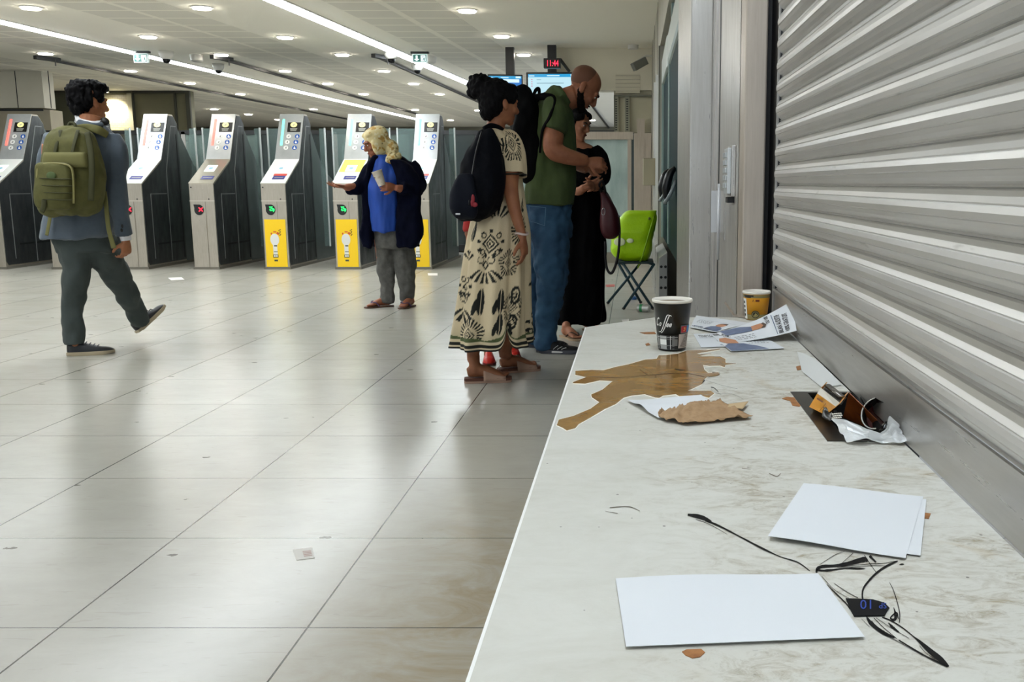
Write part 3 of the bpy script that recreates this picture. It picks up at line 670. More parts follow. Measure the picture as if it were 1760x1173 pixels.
hang_screen(((904, 124), (1000, 120), 178), 12.7, -.03, (949, 110), 'hanging departure screen with white timetable beside the bald man', 1)
t = thing('wall_clock', (on_y(949, 108, 12.4)), 'black digital clock showing 11:44 in red digits above the departure screen', 'clock')
a = on_y(934, 100, 12.4); b = on_y(963, 117, 12.4)
MB().box(a.x, b.x, 12.4, 12.5, b.z, a.z).build('case', BLACK, t, bevel=.006)
m = MB(); vs, fs = text_mesh('11:44', .115); wd = max(v[0] for v in vs)
m.add([((a.x+b.x)/2+(v[0]-wd/2)*.155/wd*1.0+.006, 12.397, (a.z+b.z)/2-.036+v[1]*.9) for v in vs], fs); m.build('digits', M('digits_red', '200000', .4, emit='ff2440', estr=1.2), t)
MB().tube([(b.x-.01, 12.5, a.z), (b.x+.10, 12.6, b.z-.02)], .02, 8).build('arm', DKGREY, t)
t = thing('box_camera', on_y(1098, 108, 12.6), 'grey box camera tilted down on a bracket by the right wall', 'camera')
c = on_y(1099, 110, 12.6); d = Vector((-.75, -.35, -.45)).normalized(); ax = d.cross(Vector((0, 0, 1))).normalized(); az = ax.cross(d)
MB().obox(c, d, ax, az, .10, .045, .05).build('body', M('cam_grey', '6d6e68', .5), t, bevel=.006)
m = MB().tube([c+az*.04, c+Vector((.09, .0, .10)), c+Vector((.16, 0, .1))], .014, 8); m.build('bracket', M('cam_bracket', 'b5b3ab', .4), t)
MB().lathe([(.001, 0), (.07, 0), (.065, -.05), (.001, -.055)], 20, (c.x-.08, 12.75, ZC)).build('junction_cover', M('camera_white'), t)
# ================================================================ COUNTER
def counter_mat():
    k = N('worn_white_laminate'); c = k.co(); sx = k.n('ShaderNodeSeparateXYZ'); k.l(c, sx.inputs[0])
    v = k.mapping((4, 7, 1), (0, 0, .25)); n1 = k.noise(1.3, 8, .68, v, 1.0); n2 = k.noise(6, 7, .72, v, 1.6); n3 = k.noise(30, 4, .7, v, .6)
    zone = k.ramp(k.math('MULTIPLY_ADD', sx.outputs[0], 2.2, .42), [(.15, 0.05), (.55, 1.0)])
    far = k.ramp(k.math('MULTIPLY', sx.outputs[1], .4), [(.15, 1.0), (.75, .75)])
    f1 = k.ramp(n1, [(.44, 0.0), (.68, 1.0)]); f2 = k.ramp(n2, [(.46, 0.0), (.66, 1.0)])
    base = k.mix(k.ramp(n1, [(.3, 0.0), (.7, 1.0)]), 'cfcec6', 'c4c2b8')
    d1 = k.math('MULTIPLY', k.math('MULTIPLY', f2, k.math('MULTIPLY_ADD', f1, 1.0, .25)), k.math('MULTIPLY', zone, far))
    col = k.mix(k.math('MULTIPLY', d1, .85), base, '857656')
    f3 = k.ramp(k.noise(16, 5, .75, v, 2.0), [(.60, 0.0), (.68, 1.0)])
    col = k.mix(k.math('MULTIPLY', k.math('MULTIPLY', f3, zone), k.math('MULTIPLY_ADD', f1, .6, .10)), col, '50473a')
    yel = k.ramp(k.noise(2.3, 4, .6, k.mapping((3, 3, 1), (0, 0, 1.1)), 1.2), [(.60, 0.0), (.70, 1.0)])
    col = k.mix(k.math('MULTIPLY', k.math('MULTIPLY', yel, zone), .30), col, 'a58a52')
    vo = k.n('ShaderNodeTexVoronoi'); k.l(c, vo.inputs[0]); vo.inputs['Scale'].default_value = 26
    col = k.mix(k.math('MULTIPLY', k.math('LESS_THAN', vo.outputs['Distance'], .045), .75), col, '3a342c')
    # darker uneven band in the joint along the shutter
    j = k.ramp(k.math('SUBTRACT', sx.outputs[0], k.math('MULTIPLY', n2, .022)), [(.376, 0.0), (.392, 1.0)])
    col = k.mix(k.math('MULTIPLY', j, .85), col, '3a3329'); k.base(col)
    k.l(k.ramp(n2, [(.3, .30), (.7, .55)]), k.b.inputs['Roughness']); k.b.inputs['Specular IOR Level'].default_value = .4
    k.bump(n3, .10, .002); return k.m
cl0 = on_z(805, 1173, ZT); cl1 = on_z(1008, 563, ZT); cf = on_z(1132, 545.5, ZT)
XE = (cl0.x+cl1.x)/2; XR = XS-.0045
h0 = on_z(1422, 759.5, ZT); h1 = on_z(1365, 674.5, ZT); HX0 = h0.x; HX1 = XR-.001; HY0 = h0.y; HY1 = h1.y
t = thing('counter', (.1, 1.0, 0), 'long worn white laminate counter in front of the roller shutter, stained and scribbled on', 'counter')
CMt = counter_mat()
zt0 = ZT-.035
m = MB()
m.prism([(XE, HY1), (XE, cl1.y), (cf.x, cf.y), (XR, cf.y), (XR, HY1)], zt0, ZT, 'xy')
m.box(XE, HX0, HY0, HY1, zt0, ZT); m.box(XE, XR, -1.1, HY0, zt0, ZT)
top = m.build('worktop', CMt, t)
m = MB().box(XE-.003, XE, -1.1, cl1.y, zt0, ZT+.0004); d_ = Vector((cf.x-cl1.x, cf.y-cl1.y, 0)); m.bar((cl1.x, cl1.y, ZT-.0172), (cf.x, cf.y, ZT-.0172), .003, .035)
m.build('edge_band', M('edge_white', 'f2f2ee', .35), t)
MB().prism([(XE+.03, -1.1), (XE+.03, cl1.y-.05), (cf.x, cf.y-.08), (XR, cf.y-.08), (XR, HY1+.03), (HX0-.03, HY1+.03), (HX0-.03, HY0-.03), (XR, HY0-.03), (XR, -1.1)], 0, zt0, 'xy').build('base_cabinet', M('base_grey_laminate', '77746c', .6), t)
def pz(x, y, dz=.0006): return on_z(x, y, ZT)+Vector((0, 0, dz))
def flatpoly(m, pts, dz=.0006, th=.0005):
    P = [pz(x, y, dz) for x, y in pts]; n = len(P); tr = tessellate_polygon([[Vector((p.x, p.y, 0)) for p in P]])
    Q = [p-Vector((0, 0, th)) for p in P]; m.add(P+Q, [tuple(t_) for t_ in tr]+[(i, (i+1) % n, n+(i+1) % n, n+i) for i in range(n)])
def stroke(m, pts, dz=.0007, sm=5, rough=0):
    A = cr(pts, sm); vs = []
    for i, a in enumerate(A):
        d = A[min(i+1, len(A)-1)][:2]-A[max(i-1, 0)][:2]; d = d/(np.hypot(*d)+1e-9); wd = max(a[2], .3)*.5*(1+rough*random.uniform(-.5, .5))
        for s_ in (1, -1): vs.append(pz(a[0]-d[1]*wd*s_, a[1]+d[0]*wd*s_, dz))
    m.add(vs, [(2*i, 2*i+1, 2*i+3, 2*i+2) for i in range(len(A)-1)])
# peeled / spilled brown patch
SP = [(215, 170), (340, 163), (430, 165), (520, 140), (620, 120), (740, 85), (830, 78), (845, 52), (900, 50), (990, 40), (1060, 15), (1150, 12), (1200, 14), (1300, 2), (1310, 6), (1215, 22), (1130, 36), (1150, 44), (1245, 38), (1150, 54), (1175, 58), (1310, 60), (1350, 80), (1350, 108), (1430, 114), (1350, 121), (1345, 140), (1310, 128), (1230, 130), (1180, 122), (1190, 160), (1220, 186), (1296, 180), (1305, 195), (1280, 207), (1215, 210), (1185, 238), (1172, 268), (1100, 303), (1060, 320), (1240, 320), (1265, 340), (1240, 358), (1225, 372), (1150, 350), (1000, 360), (975, 345), (880, 355), (850, 372), (820, 370), (740, 345), (640, 355), (580, 372), (520, 420), (440, 457), (330, 522), (240, 572), (215, 602), (150, 620), (120, 600), (75, 580), (90, 540), (200, 512), (330, 457), (398, 407), (340, 368), (335, 350), (420, 312), (500, 246), (400, 240), (290, 265), (200, 262), (195, 256), (300, 216), (215, 198)]
SPx = [(940+x/4.4, 600+y/4.4) for x, y in SP]
def rim(pts, d):
    out = []; n = len(pts)
    ar = sum(pts[i][0]*pts[(i+1) % n][1]-pts[(i+1) % n][0]*pts[i][1] for i in range(n)); sg = 1 if ar > 0 else -1
    for i in range(n):
        a = pts[i-1]; b = pts[(i+1) % n]; tx, ty = b[0]-a[0], b[1]-a[1]; L = math.hypot(tx, ty) or 1; out.append((pts[i][0]+sg*ty/L*d, pts[i][1]-sg*tx/L*d*.8))
    return out
t2 = thing('coffee_spill', pz(1100, 650), 'large glossy brown coffee spill spread around the black coffee cup on the counter', 'spill')
m = MB(); flatpoly(m, rim(SPx, 1.5), .0004, .0004); m.build('pale_rim', M('rim_white', 'f2eee2', .5), t2)
def spill_mat():
    k = N('brown_spill'); n1 = k.noise(9, 6, .65, k.mapping((1, 1.6, 1))); n2 = k.noise(60, 4, .7, k.mapping((1, 3, 1)))
    col = k.mix(k.ramp(n1, [(.35, 0.0), (.65, 1.0)]), '7e5a2a', 'a07a42'); col = k.mix(k.ramp(n2, [(.58, 0.0), (.7, .6)]), col, '4f3316')
    k.base(col); k.l(k.ramp(n1, [(.4, .10), (.65, .26)]), k.b.inputs['Roughness']); k.b.inputs['Specular IOR Level'].default_value = .6; k.bump(n2, .10, .0006); return k.m
m = MB(); flatpoly(m, SPx, .0011, .0008); m.build('liquid', spill_mat(), t2)
m = MB()
def c4(pts): return [(940+a/4.4, 600+b/4.4, c/2.5) for a, b, c in pts]
stroke(m, c4([(230, 205, 1), (480, 222, 1.3), (700, 210, 1.2), (880, 195, 1.8), (1050, 190, 1.6), (1190, 215, 1.4)]), .0014); stroke(m, c4([(690, 130, .6), (800, 190, .6), (900, 300, .7), (960, 330, .3)]), .0014); stroke(m, c4([(700, 160, 1.5), (760, 200, 2.4)]), .0014)
stroke(m, c4([(965, 155, 3), (1000, 165, 6), (1045, 165, 3)]), .0014, 5); m.build('dark_crack', M('crack_dark', '2a1a0c', .4), t2)
# small brown stains and ink
for pts, lb in (([(1172, 1122), (1180, 1118), (1205, 1117), (1212, 1123), (1203, 1131), (1190, 1133), (1178, 1128)], 'small brown stain in front of the large blank sheet at the bottom'),
                ([(1344, 686), (1352, 683), (1365, 684), (1370, 692), (1378, 696), (1374, 700), (1362, 698), (1358, 690), (1350, 688)], 'torn brown stain just left of the dark waste hatch'),
                ([(1368, 631), (1376, 629), (1379, 636), (1370, 637)], 'tiny reddish brown fragment beside the thin curled sheet'),
                ([(1099, 572), (1125, 571), (1128, 575), (1108, 575)], 'thin brown streak left of the black coffee cup'), ([(1586, 882), (1600, 884), (1596, 893), (1588, 892)], 'small orange stain at the right edge of the stacked blank sheets'),
                ([(1109, 592), (1115, 590), (1118, 594), (1111, 595)], 'tiny brown fleck behind and left of the black cup')):
    m = MB(); flatpoly(m, pts, .0007); tag(m.build('counter_stain', M('stain_brown', 'a8703a', .5, var=(60, '7e4c20'))), lb, 'stain')
def c5(pts): return [(1380+a/5.585, 940+b/5.585, c/3.1+.3) for a, b, c in pts]
INK = M('marker_ink', '070708', .5, spec=.15)
m = MB(); stroke(m, [(1182, 886, 3), (1200, 889, 7), (1215, 894, 5), (1223, 898, 1.5)], rough=.3); stroke(m, [(1212, 896, 3), (1235, 905, 3.5), (1270, 923, 2.2), (1306, 942, 3.2), (1340, 958, 1.4), (1371, 968, 2), (1392, 983, 1.2)], rough=.3); stroke(m, [(1196, 894, .8), (1220, 903, .8), (1250, 920, .5)])
stroke(m, c5([(130, 260, 8), (140, 215, 14), (200, 195, 16), (300, 190, 13), (430, 170, 20), (580, 130, 26), (620, 150, 8)]), rough=.25)
stroke(m, c5([(130, 230, 6), (230, 235, 9), (400, 215, 4), (500, 215, 9), (600, 218, 1)]), rough=.4); stroke(m, c5([(330, 205, 2), (600, 175, 2), (760, 168, 2), (900, 145, 2)]))
stroke(m, c5([(350, 215, 1), (640, 190, 1.5), (800, 190, 1)])); stroke(m, c5([(160, 180, 1), (300, 90, 1.5), (400, 50, 1)])); stroke(m, c5([(380, 160, 1.5), (480, 70, 2)])); stroke(m, c5([(640, 95, 12), (700, 155, 9)]), rough=.4); stroke(m, c5([(590, 90, 3), (650, 180, 2), (700, 250, 2)]))
stroke(m, c5([(910, 145, 4), (800, 195, 11), (700, 265, 10), (620, 350, 9), (580, 410, 8), (570, 470, 8), (575, 520, 8)]), rough=.25); stroke(m, c5([(925, 180, 3), (950, 175, 6), (970, 176, 3)]))
stroke(m, c5([(830, 350, 1), (870, 430, 3), (910, 560, 3.5), (930, 660, 4), (925, 740, 4)])); stroke(m, c5([(870, 590, 2), (890, 660, 14), (880, 710, 12), (840, 690, 6), (900, 640, 4), (915, 700, 6)]), rough=.5)
stroke(m, c5([(230, 370, 2), (330, 470, 5), (420, 560, 5), (450, 610, 2)])); stroke(m, c5([(300, 360, 1.4), (420, 440, 1.8), (530, 500, 2)])); stroke(m, c5([(180, 290, 1.2), (300, 420, 1.4), (440, 500, 1.2)]))
stroke(m, c5([(610, 680, 4), (650, 740, 20), (720, 800, 20), (800, 850, 18), (880, 880, 9)]), rough=.25); stroke(m, c5([(820, 740, 4), (860, 780, 12), (920, 830, 6)]), rough=.3)
stroke(m, c5([(760, 685, 5), (850, 720, 5), (960, 790, 5), (1060, 870, 5), (1120, 920, 14), (1220, 1010, 26), (1320, 1090, 28), (1400, 1160, 8)]))
stroke(m, c5([(920, 905, 5), (1050, 985, 6), (1180, 1060, 6), (1280, 1110, 9), (1390, 1160, 10)])); stroke(m, c5([(680, 690, 2), (780, 790, 2), (900, 890, 2)])); stroke(m, c5([(700, 690, 1.5), (820, 770, 1.5), (1020, 890, 1.5)])); stroke(m, c5([(560, 700, 1), (640, 780, 1)]))
stroke(m, c5([(1120, 960, 1.5), (1180, 1030, 1.5), (1270, 1090, 2)])); stroke(m, c5([(660, 720, 1.5), (760, 830, 1.5), (930, 930, 1.5), (1150, 1050, 1.5)]))
def c3(pts): return [(940+a/4.4, 600+b/4.4, c/2.5) for a, b, c in pts]
stroke(m, c3([(1170, 265, 4), (1190, 240, 6), (1165, 238, 3)]), rough=.5); stroke(m, c3([(1240, 293, 3), (1265, 298, 3), (1298, 328, 2)])); stroke(m, c3([(1200, 240, .8), (1330, 280, .8), (1440, 305, 1)])); stroke(m, c3([(1210, 215, 2), (1290, 205, 2), (1305, 185, 2), (1250, 180, 2)]))
stroke(m, c3([(1280, 340, .8), (1400, 345, .8), (1480, 380, .6)])); stroke(m, c3([(1250, 295, 1), (1250, 320, .8), (1320, 350, .6)]))
m.build('ink_scribble', INK, t)
# curved faint grime ring lines
m = MB(); stroke(m, [(1048, 874, 1), (1080, 872, 1.2), (1100, 880, .6)]); stroke(m, [(1275, 806, 1), (1290, 808, .8)]); stroke(m, [(1322, 815, 1.2), (1335, 820, 1.5), (1342, 815, 1)]); stroke(m, [(1040, 880, .6), (1062, 884, .8)])
m.build('scratch', M('scratch_brown', '6c6254', .6), t)
# sticker
t3 = thing('sticker', pz(1490, 1047), 'black sticker with dark blue characters stuck over the ink scribble', 'sticker')
m = MB(); flatpoly(m, [(1453.4, 1031), (1500, 1033), (1519.7, 1038.5), (1528.6, 1047.4), (1519.7, 1060.9), (1467.7, 1061.8), (1461, 1049)], .0014, .0008); m.build('film', M('sticker_black', '060608', .5, spec=.15), t3)
m = MB(); put_text(m, '10', .020, lambda a, b: pz(1502-a*1.35/.001*.9, 1035+b*1250*.9, .0018)); put_text(m, 'SP', .014, lambda a, b: pz(1524-a*1000, 1040+b*1000, .0018)); m.build('lettering', M('letter_blue', '1c3f9e', .4), t3)

# ---------------------------------------------------------------- cups
def cone_pt(c, prof2, phi, z, off=0):
    (r0, z0), (r1, z1) = prof2; r = r0+(r1-r0)*(z-z0)/(z1-z0)+off
    return Vector((c.x+r*math.sin(phi), c.y-r*math.cos(phi), c.z+z))
def cpatch(m, c, pr, p0, p1, z0, z1, off, n=8):
    vs = [cone_pt(c, pr, p0+(p1-p0)*i/n, z, off) for z in (z0, z1) for i in range(n+1)]
    m.add(vs, [(i, i+1, n+2+i, n+1+i) for i in range(n)])
def cup(name, px, py, rr, rb, H, mat_, lb, parentless=True, tilt=None):
    c = pz(px, py, .0012); t = thing(name, c, lb, 'cup'); pr = ((rb, 0), (rr*.95, H))
    MB().lathe([(rb-.003, .004), (rb, 0), (rr*.95, H-.004)], 48, c).build('wall', mat_, t, smooth=True)
    m = MB().lathe([(rr*.95, H-.006), (rr, H-.004), (rr+.0005, H-.001), (rr-.001, H+.0015), (rr-.003, H), (rr*.95-.003, H-.006)], 48, c)
    m.build('rim', M('cup_paper_white', 'e9e4d8', .45), t, smooth=True, angle=50)
    MB().lathe([(rr*.95-.003, H-.006), (rb-.002, .010), (.001, .010)], 48, c).build('lining', M('cup_inside_shade', 'a3937c', .6), t, smooth=True, angle=50); return t, c, pr  # beige-brown shadow inside the cup is put into this colour
t, c, pr = cup('coffee_cup', 1155, 601, .0468, .0315, .116, M('cup_black', '14140f', .35), 'black paper cup lettered Coffee with a plaid band, standing in the coffee spill')
m = MB()
for word, u0, u1, zz, hh in (('C', -.0440, -.034, .058, .028), ('o', -.0340, -.0275, .058, .018), ('ee', -.0150, -.002, .057, .018)):
    vs, fs = text_mesh(word, hh, shear=.45, bold=.0004); wl = min(v[0] for v in vs); W = max(v[0] for v in vs)-wl
    m.add([cone_pt(c, pr, (u0+(a-wl)/W*(u1-u0))/(pr[0][0]+(pr[1][0]-pr[0][0])*(zz+b)/pr[1][1]), zz+b, .0006) for a, b in vs], fs)
def cstroke(m, pts, off=.0007):
    A = cr(pts, 5); vs = []
    for i, a in enumerate(A):
        d = A[min(i+1, len(A)-1)][:2]-A[max(i-1, 0)][:2]; d = d/(np.hypot(*d)+1e-9); n_ = np.array([-d[1], d[0]])*a[2]
        for s_ in (1, -1):
            q = a[:2]+n_*s_; z = q[1]; r = pr[0][0]+(pr[1][0]-pr[0][0])*z/pr[1][1]; vs.append(cone_pt(c, pr, q[0]/r, z, off))
    m.add(vs, [(2*i, 2*i+1, 2*i+3, 2*i+2) for i in range(len(A)-1)])
cstroke(m, [(-.006, .083, .0006), (-.013, .084, .0009), (-.019, .069, .0010), (-.025, .052, .0009), (-.031, .044, .0006), (-.036, .045, .0007)])
cstroke(m, [(-.003, .082, .0005), (-.008, .083, .0009), (-.014, .068, .0010), (-.020, .052, .0009), (-.026, .043, .0006), (-.029, .043, .0005)])
m.build('coffee_lettering', M('letter_white', 'efefea', .4), t)
zb0, zb1 = .004, .036
m = MB(); cpatch(m, c, pr, -1.5, .34, zb0, zb1, .0005, 24); m.build('plaid_band', M('plaid_grey', '6f6f6c', .45), t)
m = MB()
for a, b in ((-1.18, -.98), (-.36, -.02), (.12, .34)): cpatch(m, c, pr, a, b, .0285, .0355, .0008); cpatch(m, c, pr, a, b, .0045, .0125, .0008)
cpatch(m, c, pr, -1.5, .34, .0305, .034, .0007, 20); cpatch(m, c, pr, -1.5, .34, .006, .011, .0007, 20)
for a, b in ((-1.5, -1.22), (-.40, -.03)): cpatch(m, c, pr, a, b, .014, .027, .0007)
m.build('plaid_dark', M('plaid_black', '181818', .45), t)
m = MB(); cpatch(m, c, pr, -.92, -.42, .0145, .0275, .001); cpatch(m, c, pr, -.16, -.13, .004, .036, .0011, 2); cpatch(m, c, pr, -1.3, .33, .0318, .0326, .0011, 20); cpatch(m, c, pr, -1.12, -1.09, .004, .036, .0011, 2); m.build('plaid_white', M('letter_white'), t)
m = MB(); cpatch(m, c, pr, -.92, -.42, .0285, .0355, .0009); cpatch(m, c, pr, -.92, -.42, .004, .0135, .0009); m.build('plaid_light', M('plaid_light_grey', 'a3a3a0', .45), t)
m = MB(); cpatch(m, c, pr, .40, 1.35, .0065, .0395, .0008, 12); m.build('info_panel', M('info_beige', 'b9aea4', .5), t)
m = MB()
for i in range(11): cpatch(m, c, pr, .50+.038*i, 1.25, .0095+.0027*i, .0105+.0027*i, .0011, 6)
m.build('info_text', M('info_dark', '3a3634', .5), t)
m = MB(); cpatch(m, c, pr, .50, 1.5, .041, .060, .0008, 10); m.build('badge_grey', M('badge_steel', '5a6468', .5), t)
m = MB(); cpatch(m, c, pr, .54, .98, .043, .0575, .0012, 8); m.build('badge_red', M('badge_red', 'b0222c', .45), t)
m = MB(); cpatch(m, c, pr, .70, .80, .0465, .048, .0016, 3); cpatch(m, c, pr, .72, .84, .052, .0545, .0016, 3); cpatch(m, c, pr, .78, .84, .0485, .052, .0016, 3); m.build('badge_gold', M('badge_gold', 'e3b04e', .4), t)
m = MB(); cpatch(m, c, pr, 1.0, 1.5, .043, .0585, .0012, 6); m.build('badge_blue', M('badge_blue', '2f7fb4', .45), t)
m = MB(); m.lathe([(.001, .0095+.016), (.036-.004, .0095+.016)], 32, c); m.build('coffee_residue', M('coffee_dark', '4b2e18', .1), t)
t, c, pr = cup('yellow_cup', 1299.5, 549, .0400, .0300, .0785, M('cup_yellow', 'eaa21c', .4), 'small yellow paper cup with grey bands at the far end of the counter')
m = MB(); cpatch(m, c, pr, -PI, PI, .001, .0155, .0005, 48); cpatch(m, c, pr, -PI, PI, .0625, .0715, .0005, 48); m.build('grey_band', M('band_khaki', '8b7d4e', .5), t)
m = MB(); cpatch(m, c, pr, -1.7, -1.02, .002, .060, .0007, 8); m.build('white_stripe', M('letter_white'), t)
m = MB(); cpatch(m, c, pr, -1.25, -.35, .066, .0705, .0010, 8); cpatch(m, c, pr, -1.15, -.55, .063, .066, .0010, 8); [cpatch(m, c, pr, -1.45, -1.2, .01+.012*i, .017+.012*i, .001, 3) for i in range(4)]; m.build('dark_print', M('print_black', '1c1a16', .5), t)
vs, fs = text_mesh('A', .010); m = MB(); m.add([cone_pt(c, pr, (a-.0175)/.038, .052+b, .001) for a, b in vs], fs); cpatch(m, c, pr, -.20, .10, .0525, .0585, .001, 4); m.build('brown_logo', M('logo_brown', '6e2d12', .5), t)
m = MB(); R_ = [cone_pt(c, pr, (-.0065+.0115*math.cos(a))/.033, .0165+.0105*math.sin(a), .0010) for a in [2*PI*i/24 for i in range(24)]]; m.add(R_, [tuple(range(24))]); m.build('round_seal', M('seal_dark', '2e2b1e', .5), t)
m = MB()
for i in range(24):
    a, b = 2*PI*i/24, 2*PI*(i+1)/24; m.add([cone_pt(c, pr, (-.0065+r*math.cos(q))/.033, .0165+.92*r*math.sin(q), .0014) for q, r in ((a, .0075), (b, .0075), (b, .0085), (a, .0085))], [(0, 1, 2, 3)])
m.add([cone_pt(c, pr, (-.0065+x)/.033, .0165+z, .0015) for x, z in ((-.004, -.002), (.001, -.004), (.004, .0), (.001, .0045), (-.001, .001))], [(0, 1, 2, 3, 4)]); m.build('seal_print', M('seal_light', 'a99a5c', .5), t)
# metal angle sticking up behind the yellow cup
t = thing('metal_bracket', pz(1262, 544), 'thin bent grey metal strip leaning behind the yellow cup', 'bracket')
a = on_y(1246, 520, cf.y-.01); b = pz(1262, 545, .004); d = pz(1285, 548, .004)
MB().bar(a, b, .006, .002, (0, 1, 0)).bar(b, d, .012, .003).build('strip', STEELW, t)

# ---------------------------------------------------------------- papers
PAPER = M('paper_white', 'd6d9dc', .6)
class Sheet:
    """a sheet with corners A(0,0) B(1,0) C(1,1) D(0,1) in world space plus a lift function"""
    def __init__(s, cs, lift=None, dz=.001):
        s.c = [Vector(q) if len(q) == 3 else pz(q[0], q[1], dz) for q in cs]; s.lift = lift or (lambda u, v: 0)
    def p(s, u, v, off=0):
        A, B, C, D = s.c; q = A*(1-u)*(1-v)+B*u*(1-v)+C*u*v+D*(1-u)*v; return q+Vector((0, 0, s.lift(u, v)+off))
    def mesh(s, nu=14, nv=14): return MB().grid(lambda u, v: s.p(u, v), nu, nv)
    def poly(s, m, pts, off=.0007):
        tr = tessellate_polygon([[Vector((a, b, 0)) for a, b in pts]]); m.add([s.p(a, b, off) for a, b in pts], [tuple(q) for q in tr])
    def bars(s, m, u0, u1, v0, v1, nwords, off=.0008, seed=0):
        rg = random.Random(seed); u = u0
        L = [rg.uniform(.5, 1.5) for _ in range(nwords)]; tot = sum(L)*1.25
        for l_ in L:
            w_ = (u1-u0)*l_/tot; k = max(2, int(w_*20)); 
            for i in range(k): s.poly(m, [(u+w_*i/k, v0), (u+w_*(i+.75)/k, v0), (u+w_*(i+.75)/k, v1), (u+w_*i/k, v1)], off)
            u += w_*1.25
    def text(s, m, txt, u0, v0, u1, v1, off=.0009):
        vs, fs = text_mesh(txt, 1, bold=.012); W = max(a for a, b in vs); m.add([s.p(u0+(u1-u0)*a/W, v0+(v1-v0)*b/.72, off) for a, b in vs], fs)
def sheet_thing(name, S, lb, cat='paper', nu=14, nv=14, mat_=None):
    t = thing(name, S.c[0], lb, cat); S.mesh(nu, nv).build('page', mat_ or PAPER, t, solid=.0004); return t
sheet_thing('blank_sheet', Sheet([(1076, 1118), (1486, 1101), (1406, 989), (1058, 1000)], lambda u, v: .002+.0015*math.sin(u*5)*v+.004*max(0, .12-u)*8*0), 'large blank white sheet lying nearest the camera at the bottom')
sheet_thing('blank_sheet', Sheet([(1330, 926), (1582, 959), (1592, 862), (1388, 846)], lambda u, v: .0012), 'blank white sheet underneath, its edge showing at the right of the upper sheet')
sheet_thing('blank_sheet', Sheet([(1319.5, 930.5), (1556, 964.5), (1587, 858), (1381, 838.5)], lambda u, v: .0034+.0015*math.sin(u*4+1)), 'blank white sheet lying on top of another, right of the centre')
def flyer(S, lb, flip=False, man=True, seed=0, heading=True):
    t = sheet_thing('flyer', S, lb, 'flyer', 22, 18)
    def P(pts): return [((1-a, 1-b) if flip else (a, b)) for a, b in pts]
    if man:
        m = MB(); S.poly(m, P([(.02, .03), (.52, .03), (.50, .16), (.44, .26), (.34, .31), (.20, .30), (.08, .22), (.02, .14)])); m.build('printed_jumper', M('print_jumper', '6b7894', .5, var=(40, '56617c')), t)
        m = MB(); S.poly(m, P([(.20, .30), (.34, .31), (.38, .37), (.37, .46), (.31, .52), (.22, .51), (.17, .44), (.17, .36)])); m.build('printed_face', M('print_skin', 'b9805c', .5), t)
        m = MB(); S.poly(m, P([(.17, .44), (.22, .49), (.31, .50), (.37, .46), (.35, .54), (.28, .57), (.20, .55)])); m.build('printed_hair', M('print_hair', '4a3a30', .5), t)
    m = MB(); K = dict(off=.0009)
    def tx(s_, a, b, c_, d): S.text(m, s_, *( (1-a, 1-b, 1-c_, 1-d) if flip else (a, b, c_, d)))
    if heading: tx('BILAN AUDITIF', .10, .80, .90, .88); tx('100% GRATUIT', .10, .69, .80, .77)
    else: tx('100% GRATUIT', .3, .05, .98, .12)
    for i in range(4):
        a, b = .55, .92; v = .55-.06*i
        if flip: S.bars(m, 1-b, 1-a, 1-v-.018, 1-v, 4, seed=seed+i)
        else: S.bars(m, a, b, v, v+.018, 4, seed=seed+i)
    m.build('printed_text', M('print_ink', '1d2126', .5), t)
    m = MB(); S.poly(m, P([(.60, .12), (.92, .12), (.92, .15), (.60, .15)])); S.poly(m, P([(.10, .63), (.90, .63), (.90, .637), (.10, .637)])); m.build('printed_line', M('print_blue', '3d5878', .5), t)
    return t
flyer(Sheet([(1205, 599), (1262, 597), (1255, 574), (1191.5, 575.5)], lambda u, v: .001), 'lowest flyer of the pile, mostly covered, nearest the black cup', seed=3, man=False)
flyer(Sheet([(1229, 574.5), (1187, 566), (1197, 549.5), (1298, 560)], lambda u, v: .004+.006*v*u+.003*math.sin(3*v)), 'flat flyer with a printed man, back left of the pile', flip=False, seed=9, heading=False)
def liftB(u, v):
    return .003+.085*max(0, u-.40)**1.7*(0.55+.75*v)*1.6
Bq = [pz(1262, 592, .001), pz(1338, 592, .001), pz(1366, 562, .001), pz(1232, 572, .001)]
Sb = Sheet(Bq); 
Sb.c = [pz(1262, 590, .002), on_z(1345, 592, ZT+.006), on_x(1366, 548, XR-.018), pz(1229, 573, .002)]
Sb.c[2] = on_y(1362, 517, pz(1362, 566).y); Sb.c[1] = on_y(1369, 569, pz(1350, 590).y+.02)
Sb.lift = lambda u, v: -.012*math.sin(PI*u)*(.3+.7*v)*max(0, 1)+.012*math.sin(PI*u)*0+max(0, .010-.02*u)*0
def clampz(S):
    f = S.lift; b = S.p
    def p(u, v, off=0):
        q = Sheet.p(S, u, v, 0); q.z = max(q.z, ZT+.003); return q+Vector((0, 0, off))
    S.p = p
clampz(Sb)
tb = thing('flyer', Sb.c[0], 'flyer curling up against the shutter with large heading BILAN AUDITIF', 'flyer')
Sb.mesh(24, 18).build('page', PAPER, tb, solid=.0004)
def Bt(txt, u, v0, v1, h, m):   # text running up along v at position u
    vs, fs = text_mesh(txt, 1, bold=.02); W = max(a for a, b in vs); m.add([Sb.p(u-h*b/.72, v0+(v1-v0)*a/W, .0009)+Vector((0, -.0006, 0)) for a, b in vs], fs)
m = MB(); Bt('BILAN AUDITIF', .80, .05, .80, .07, m); Bt('100% GRATUIT', .90, .05, .72, .07, m); Bt('DU 100', .66, .62, .95, .05, m)
for i in range(3): Sb.bars(m, .10+.0*i, .40, .12+.1*i, .15+.1*i, 4, seed=i)
m.build('printed_text', M('print_ink'), tb)
